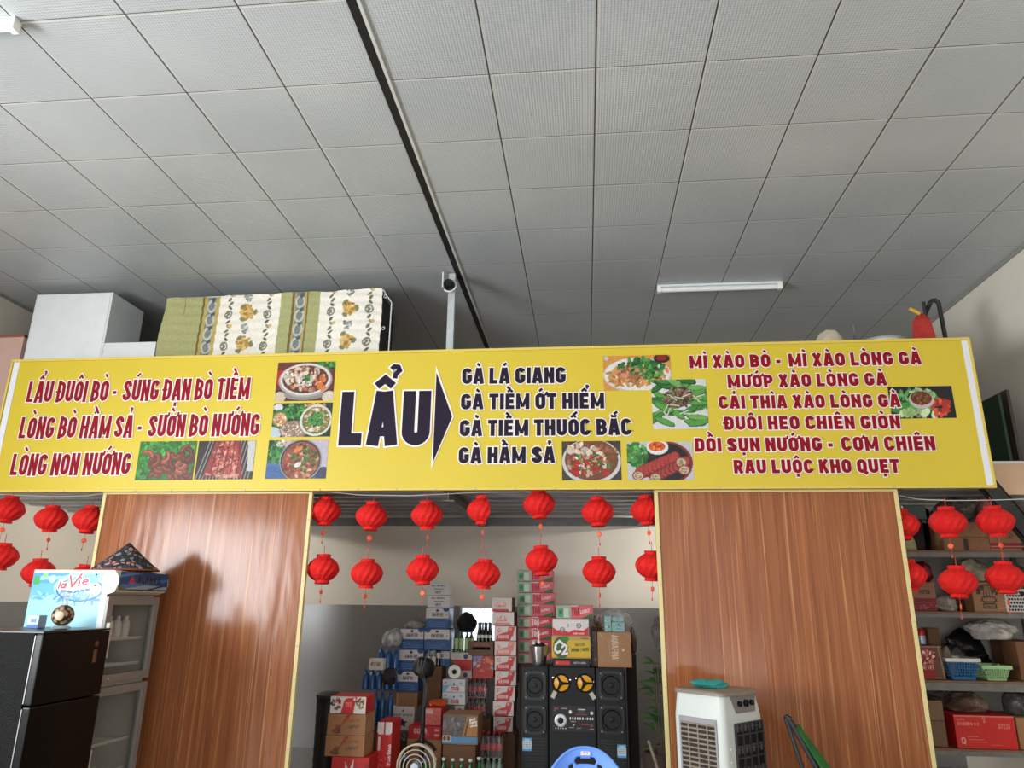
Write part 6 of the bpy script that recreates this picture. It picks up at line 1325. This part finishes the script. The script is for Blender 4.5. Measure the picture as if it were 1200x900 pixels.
# right shadow: potted plant, stick
pl = at(766, 800, 6.6); pt_ = thing('potted_plant', 'dim leafy plant in the dark right corner of the store opening', 'plant', (pl.x+.05, 6.75, 0))
MB().lathe([(.1, 0), (.13, .02), (.16, .3), (.17, .32), (.14, .31), (.1, .1)], 24).build('pot', mat('dark clay pot', (60, 44, 36), .7), pt_, smooth=True)
rnd = random.Random(4); lf = MB(); stm = MB(); hp_ = at(766, 772, 6.75).z
for k in range(70):
    a_ = rnd.uniform(0, 2*PI); L0 = rnd.uniform(.06, .19); z0 = rnd.uniform(.34, hp_-.04); b0 = Vector((.03*math.cos(a_), .03*math.sin(a_), z0)); d_ = Vector((math.cos(a_), math.sin(a_), rnd.uniform(.0, .9))).normalized(); s_ = d_.cross(Z_).normalized()*.02
    m_ = b0+d_*L0*.5+Vector((0, 0, .01)); e_ = b0+d_*L0-Vector((0, 0, .02)); lf.add([b0, m_+s_, e_, m_-s_], [(0, 1, 2, 3)])
for k in range(4): stm.tube([(.015*k-.02, 0, .25), (.02*k-.03, .01, hp_-.06)], .006, 6)
lv = lf.build('foliage', mat('green leaf', (54, 96, 40), .5, noise=.2, nscale=20), pt_, fix=False); stm.build('stem', mat('brown stem', (70, 56, 40), .7), pt_)
a, b = at(760, 868, 6.4), at(776, 880, 6.2); o = MB().tube([(0, 0, 0), ((b-a).x*1.6, -.2, -a.z+.012)], .012, 8).build('stick', mat('pale stick', (128, 116, 98), .7), None, a); tag(o, 'pale wooden stick leaning in the dark at the right edge of the store opening', 'stick')
soft('hanging_bag', 'dark crumpled bag beside the right wood panel at lantern tail height', 'bag', (764, 784, 722, 764), 5.545, .1, mat('dark brown bag', (44, 36, 30), .6), 35, .3)
# ================================================================== right bay: storage rack
YR = 6.1
xL = at(1040, 700, YR).x; RX1 = XR-.02; W_ = RX1-xL; RB = .62
rack = thing('storage_rack', 'grey steel storage rack with wooden boards in the right bay', 'rack', (xL, YR, 0))
m_shelfedge = mat('worn grey shelf edge', (116, 114, 108), .55, .1, noise=.2, nscale=15); m_ply = mat('brown shelf board', (132, 92, 66), .7, noise=.12)
sh_z = []
for yt_, yb_ in ((645, 653), (717, 724), (798, 810), (878, 886)):
    zt = at(1130, yt_, YR).z; zb_ = at(1130, yb_, YR).z; sh_z.append(zt)
    bo = MB().box(0, W_, .004, RB, zt-.012, zt).build('shelf_board', m_ply, rack)
    MB().box(0, W_, 0, .03, zb_, zt-.013, .003).build('shelf_edge', m_shelfedge, bo)
for x in (.015, W_-.02):
    MB().box(x-.018, x+.018, .032, .06, 0, 2.3).build('upright', m_shelfedge, rack); MB().box(x-.018, x+.018, RB-.03, RB, 0, 2.3).build('upright', m_shelfedge, rack)
MB().box(0, W_, RB+.003, RB+.02, sh_z[3], 2.3).build('back_panel', mat('pale back panel', (176, 174, 168), .6, noise=.08, nscale=2), rack)
S1, S2, S3, S4 = [z+.0015 for z in sh_z]
def on(px, Y, z): x0, x1, _, z1 = rect_px(*px, Y); return x0, x1, z, z1
# top row
carton('brown_carton', 'wide brown carton with taped seam on the top shelf behind the middle lantern', 'carton', (1104, 1158, 611, 645), YR+.06, .36, m_card, lambda p: (p.rect(0, 1, 0, 1, (150, 108, 76)), p.rect(.43, .55, 0, .42, (70, 50, 36)), p.line(0, .46, 1, .46, .03, (110, 76, 50)), p.rect(0, 1, .47, 1, (158, 116, 82)), p.rect(0, .03, 0, .9, (120, 84, 60))), None, (S1, at(1130, 611, YR).z), 50)
carton('brown_carton', 'brown carton with red band on the top shelf at the right edge of the photo', 'carton', (1159, 1208, 618, 645), YR+.06, .36, m_card, lambda p: (p.rect(0, 1, 0, 1, (160, 116, 84)), p.rect(0, 1, .08, .34, (150, 34, 40)), p.rect(.75, .8, 0, .36, (60, 40, 36)), p.line(.18, .4, .18, 1, .03, (120, 80, 56)), p.line(0, .2, 1, .2, .03, (196, 150, 140)), p.bits(10, .55, .7, .4, .2, .05, [(130, 90, 64)])), None, (S1, at(1180, 618, YR).z), 50)
x0, x1, z0, z1 = on((1060.5, 1078, 625, 645), YR+.12, S1)
yc = thing('yarn_cone', 'pale yellow green cone of twine on the top shelf by the panel edge', 'yarn', ((x0+x1)/2, YR+.2, S1)); r_ = (x1-x0)/2; h_ = z1-S1
MB().lathe([(r_*.9, 0), (r_, h_*.15), (r_*.9, h_*.6), (r_*.6, h_*.9), (r_*.35, h_)], 20).build('twine', mat('pale twine', (188, 184, 140), .85, noise=.2, nscale=30, stretch=(1, 1, 8)), yc, smooth=True)
MB().lathe([(r_*.2, h_), (r_*.2, h_*1.04)], 10).build('core', m_card, yc)
soft('black_bag', 'black bag behind the cone of twine on the top shelf', 'bag', (1085, 1103, 592, 645), YR+.24, .26, mat('black bag plastic', (18, 17, 17), .35, bump=.5, bscale=14), 41, .25, z=S1)
bzz = at(1130, 611, YR).z+.001
soft('clear_bag', 'crumpled smoky clear plastic bag on the wide brown carton', 'bag', (1100, 1156, 580, 611), YR+.1, .3, mat_clear('smoky crumpled bag', (120, 116, 112), .35, .14, .7, .9), 42, .35, z=bzz)
soft('pink_bag', 'pink patterned bag on the top shelf behind the right lantern', 'bag', (1150, 1186, 579, 618), YR+.14, .26, mat('pink cloth bag', (186, 120, 112), .7, noise=.2, nscale=30, bump=.4, bscale=40), 43, .2, z=at(1180, 618, YR).z+.001)
tb = carton('teal_box', 'dark teal plastic box on the black bag at the top left of the rack', 'box', (1058, 1085, 590, 607), YR+.1, .2, mat('dark teal plastic', (56, 86, 84), .3, noise=.2, nscale=10), None, None, (at(1070, 607, YR).z, at(1070, 590, YR).z))
carton('brown_carton', 'dark carton under the teal box, behind the cone of twine', 'carton', (1060, 1083, 607.4, 645), YR+.26, .2, mat('very dark carton', (40, 32, 28), .7), None, None, (S1, at(1070, 607, YR).z-.001))
# second row
carton('brown_carton', 'small brown carton with dark red lower half on the second shelf', 'carton', (1069, 1097, 682, 716), YR+.05, .3, m_card, lambda p: (p.rect(0, 1, 0, 1, (152, 110, 84)), p.rect(0, 1, 0, .44, (122, 30, 40)), p.text('NESTEA', .28, .6, .13, (84, 56, 44), .55, .12, .5), p.line(0, .3, 1, .3, .03, (166, 80, 84)), p.bits(10, .5, .15, .5, .1, .05, [(160, 70, 74)])), None, (S2, at(1083, 682, YR).z), 48)
soft('red_bag', 'dark red round bag on the small brown carton on the second shelf', 'bag', (1064, 1099, 657, 682), YR+.06, .26, mat('dark red bag', (112, 22, 36), .25, noise=.2, nscale=8, bump=.3, bscale=20), 44, .12, z=at(1083, 682, YR).z+.001)
soft('grey_bag', 'clear plastic bag of pale sticks lying on the second shelf beside the dark red carton', 'bag', (1097, 1130, 697, 716), YR+.06, .26, mat('bag of pale sticks', (168, 160, 150), .3, noise=.45, nscale=14, stretch=(1, 1, 6), bump=.5, bscale=20), 45, .25, z=S2)
zt_ = at(1157, 682, YR).z
def p_pot(p):
    p.rect(0, 1, 0, 1, (152, 112, 78)); D1 = (58, 46, 38)
    for k in range(4): p.line(.36+k*.09, .45, .38+k*.08, .92, .03, D1)
    p.line(.3, .5, .7, .5, .03, D1); p.line(.32, .9, .68, .9, .03, D1); p.ring(.5, .4, .26, .14, .2, D1); p.bits(12, .24, .75, .14, .18, .05, [D1]); p.bits(12, .76, .75, .14, .18, .05, [D1]); p.rect(.28, .72, .1, .28, D1); p.text('POTTERY', .32, .14, .1, (152, 112, 78), .55, .1, .36); p.line(.2, .35, .8, .35, .02, D1)
carton('brown_carton', 'tan carton with black line drawing on the second shelf between the two lanterns', 'carton', (1140, 1177, 683, 717), YR+.03, .32, m_card, p_pot, None, (S2, zt_), 60)
soft('clear_bag', 'glossy clear bag of pale things lying on the tan carton on the second shelf', 'bag', (1124, 1172, 653, 683), YR+.1, .3, mat('bag of pale noodles', (176, 164, 144), .25, noise=.5, nscale=7, stretch=(1.4, 1, 3), bump=.5, bscale=12), 46, .25, z=zt_+.001)
carton('brown_carton', 'dark carton behind the lantern, left of the tan carton on the second shelf', 'carton', (1131, 1139, 690, 716), YR+.12, .2, m_carddark, None, None, (S2, at(1134, 690, YR).z))
x0, x1, z0, z1 = on((1178, 1212, 690, 717), YR+.03, S2)
wb = thing('white_basket', 'white plastic basket with punched holes at the right end of the second shelf', 'basket', ((x0+x1)/2, YR+.03, S2)); w, h = x1-x0, z1-S2
p = Pic(w, h, 70, (206, 202, 196), 3)
for i in range(9):
    for j in range(6): p.ell(.1+i*.1+(.05 if j % 2 else 0), .1+j*.15, .05, .05, (40, 38, 38), .6)
p.rect(.55, .75, .7, .86, (40, 38, 38)); p.rect(.0, 1, .92, 1, (214, 210, 204))
MB().box(-w/2, w/2, .002, .25, 0, h, .006).build('basket_body', m_offwhite, wb); p.build('punched_front', (-w/2, -.0, 0), X_, Z_, wb, mat_print())
soft('grey_bag', 'dark glossy bag in the white basket at the right edge of the photo', 'bag', (1182, 1214, 658, 690), YR+.08, .22, mat('grey glossy bag', (90, 88, 86), .2, noise=.4, nscale=12, bump=.5, bscale=14), 47, .2, z=z1+.001)
# third row
x0, x1, z0, z1 = on((1075, 1088, 737, 755), YR+.12, at(1080, 755, YR).z)
zcn = at(1090, 757, YR).z
carton('print_carton', 'open brown carton holding a red printed bag on the third shelf, by the panel', 'carton', (1076, 1106, 757, 797), YR+.05, .34, m_carddark, lambda p: (p.rect(0, 1, 0, 1, (96, 66, 50)), p.rect(.1, .64, .04, .94, (140, 30, 32)), p.bits(30, .36, .66, .28, .24, .05, [(170, 60, 54), (196, 110, 96), (110, 24, 26), (214, 180, 170)]), p.text('MI CAY', .14, .3, .12, (214, 150, 140), .55, .11, .46), p.rect(.1, .64, .04, .22, (150, 24, 28)), p.line(.98, 0, .86, 1, .04, (150, 116, 92)), p.line(0, .98, 1, .98, .06, (140, 106, 84))), None, (S3, zcn), 56)
cn = thing('drink_can', 'small red and silver can on the open brown carton by the panel edge', 'can', ((x0+x1)/2, YR+.16, zcn+.001)); r_ = .033; h_ = .12
MB().lathe([(r_*.8, 0), (r_, .008), (r_, h_*.55)], 16).build('lower_body', mat('silver can', (150, 164, 180), .3, .4), cn, smooth=True); MB().lathe([(r_, h_*.55), (r_, h_*.9), (r_*.8, h_*.97), (r_*.78, h_)], 16).build('upper_body', mat('red can top', (170, 40, 40), .3, .3), cn, smooth=True)
carton('brown_carton', 'small brown carton behind the can on the third shelf', 'carton', (1088, 1102, 737, 756.6), YR+.22, .14, m_carddark, None, None, (zcn+.001, at(1095, 737, YR).z))
zbl = at(1130, 772, YR).z
def basket(name, label, px, Y, dep, m_, rim_m, z, hole_rows, hole_cols):
    x0, x1, _, z1 = rect_px(*px, Y); w, h = x1-x0, z1-z; t = thing(name, label, 'basket', ((x0+x1)/2, Y, z)); b = MB(); tp = .035
    def slab(p0, p1, p2, p3, nu, nv):         # perforated wall: bars around the holes
        P = lambda u, v: (p0.lerp(p1, u)).lerp(p3.lerp(p2, u), v)
        nrm = (p1-p0).cross(p3-p0).normalized()*.004
        def bar(u0, u1, v0, v1): q = [P(u0, v0), P(u1, v0), P(u1, v1), P(u0, v1)]; b.prism(q, nrm)
        bar(0, 1, 0, .14); bar(0, 1, .86, 1)
        for i in range(nu+1): u = i/nu; bar(max(0, u-.018), min(1, u+.018), .14, .86)
        for j in range(1, nv): v = .14+.72*j/nv; bar(0, 1, v-.02, v+.02)
    f = [Vector((-w/2+tp, .02, .002)), Vector((w/2-tp, .02, .002)), Vector((w/2, 0, h)), Vector((-w/2, 0, h))]; k = [Vector((-w/2+tp, dep-.02, .002)), Vector((w/2-tp, dep-.02, .002)), Vector((w/2, dep, h)), Vector((-w/2, dep, h))]
    slab(f[0], f[1], f[2], f[3], hole_cols, hole_rows); slab(k[0], k[1], k[2], k[3], hole_cols, hole_rows); slab(k[0], f[0], f[3], k[3], hole_cols//2, hole_rows); slab(f[1], k[1], k[2], f[2], hole_cols//2, hole_rows)
    b.box(-w/2+tp, w/2-tp, .02, dep-.02, 0, .006); b.build('basket_body', m_, t)
    r = MB(); e = .012
    for a in ((-w/2-e, w/2+e, -e, .006), (-w/2-e, w/2+e, dep-.006, dep+e), (-w/2-e, -w/2+.006, .006, dep-.006), (w/2-.006, w/2+e, .006, dep-.006)): r.box(a[0], a[1], a[2], a[3], h-.014, h+.012, .004)
    r.build('rim', rim_m, t); return t
m_bblue = mat('blue basket plastic', (36, 108, 160), .4); m_bgreen = mat('pale green basket plastic', (164, 204, 144), .45)
basket('blue_basket', 'blue plastic basket with white rim on the third shelf', (1111, 1148.5, 773.5, 797), YR+.04, .3, m_bblue, m_offwhite, S3, 5, 11)
basket('green_basket', 'pale green plastic basket beside the blue basket on the third shelf', (1153, 1185, 782, 797), YR+.04, .26, m_bgreen, m_bgreen, S3, 4, 13)
soft('netting', 'tangled pale green netting in the pale green basket', 'netting', (1166, 1180, 778, 790), YR+.1, .08, m_bgreen, 48, .4)
soft('paper_bundle', 'grey paper bundle standing in the blue basket', 'paper', (1105, 1122, 757, 790), YR+.12, .1, mat('grey brown paper', (130, 110, 94), .8, noise=.3, nscale=18), 49, .25, z=S3+.012)
soft('black_bag', 'big black plastic bag behind the two baskets on the third shelf', 'bag', (1106, 1172, 736, 797), YR+.36, .2, mat('black bin bag', (16, 16, 17), .22, bump=.8, bscale=10), 50, .3, z=S3)
carton('tall_carton', 'tall brown carton at the right end of the third shelf, under the white cloth', 'carton', (1181, 1215, 752.5, 797), YR+.34, .22, mat('tall brown carton', (124, 84, 56), .75, noise=.08), None, None, (S3, at(1190, 752.5, YR).z))
carton('tall_carton', 'brown carton flap in front at the right edge of the third shelf', 'carton', (1194, 1218, 752.5, 797), YR+.1, .22, mat('tall brown carton', (124, 84, 56), .75, noise=.08), None, None, (S3, at(1200, 752.5, YR).z))
soft('white_cloth', 'crumpled white cloth on the tall brown cartons, third shelf', 'cloth', (1145, 1206, 724, 752.5), YR+.12, .4, mat('white crumpled cloth', (196, 190, 182), .85, noise=.12, nscale=16, bump=.7, bscale=22), 51, .4, z=at(1200, 752.5, YR).z+.001)
# lowest row
carton('brown_carton', 'brown open carton on the lowest shelf against the panel', 'carton', (1083, 1108, 822, 877), YR+.06, .34, m_carddark, lambda p: (p.rect(0, 1, 0, 1, (112, 84, 58)), p.line(0, .56, 1, .56, .03, (70, 50, 34)), p.rect(0, 1, .57, 1, (122, 92, 64))), None, (S4, at(1095, 822, YR).z), 40)
zr_ = at(1155, 839, YR).z
def p_q(p):
    p.rect(0, 1, 0, 1, (204, 38, 30)); p.rect(0, 1, .97, 1, (220, 120, 104)); p.text('GOOD', .04, .84, .07, (228, 110, 96), .55, .11, .14); p.text('MORNING 5.1', .05, .7, .09, (232, 130, 116), .55, .12, .36); p.text('Q', .07, .14, .18, (226, 190, 176), .75, .06); p.line(.18, .36, .36, .36, .012, (226, 130, 116)); p.line(.2, .27, .44, .27, .014, (226, 130, 116)); p.line(.2, .2, .5, .2, .014, (220, 110, 96)); p.text('QUOC TE', .72, .7, .07, (230, 140, 126), .55, .11, .2); p.text('SALES', .72, .62, .06, (230, 140, 126), .55, .11, .2); p.ring(.5, .93, .04, .05, .3, (230, 160, 150)); p.ring(.5, .82, .025, .035, .3, (230, 160, 150)); p.line(.56, .12, .74, .12, .02, (220, 110, 96)); p.line(.5, .02, .5, .2, .012, (220, 120, 106))
carton('red_carton', 'large bright red carton with faint pale writing on the lowest shelf', 'carton', (1120, 1191, 839, 878), YR+.02, .38, m_red, p_q, None, (S4, zr_), 130)
soft('clear_bag', 'clear plastic bags of brown snacks on top of the large red carton', 'bag', (1122, 1170, 810, 839), YR+.06, .32, mat('bags of brown snacks', (112, 92, 80), .22, noise=.5, nscale=10, bump=.6, bscale=12), 52, .3, z=zr_+.001)
soft('clear_bag', 'smoky plastic bag bulging over the brown open carton on the lowest shelf', 'bag', (1086, 1120, 806, 822), YR+.12, .3, mat_clear('smoky crumpled bag', (120, 116, 112), .35, .14, .7, .9), 53, .35, z=at(1095, 822, YR).z+.001)
carton('brown_carton', 'brown carton at the right end of the lowest shelf', 'carton', (1193, 1222, 842, 878), YR+.05, .34, m_card, None, None, (S4, at(1200, 842, YR).z))
soft('grey_bag', 'grey glossy bag on the brown carton at the right end of the lowest shelf', 'bag', (1186, 1222, 812, 842), YR+.08, .26, mat('grey glossy bag', (90, 88, 86), .2, noise=.4, nscale=12, bump=.5, bscale=14), 54, .25, z=at(1200, 842, YR).z+.001)

# small box on the black fridge
carton('small_box', 'small pale blue box on the black fridge, left of the decanter', 'box', (32, 45.5, 721, 734), 4.45, .07, mat('pale blue box', (150, 178, 206), .6), lambda p: (p.rect(0, 1, 0, 1, (186, 198, 212)), p.rect(0, 1, 0, .3, (70, 110, 170)), p.rect(.3, .8, .45, .75, (90, 130, 190))), None, (FH+.001, at(38, 721, 4.45).z), 24)
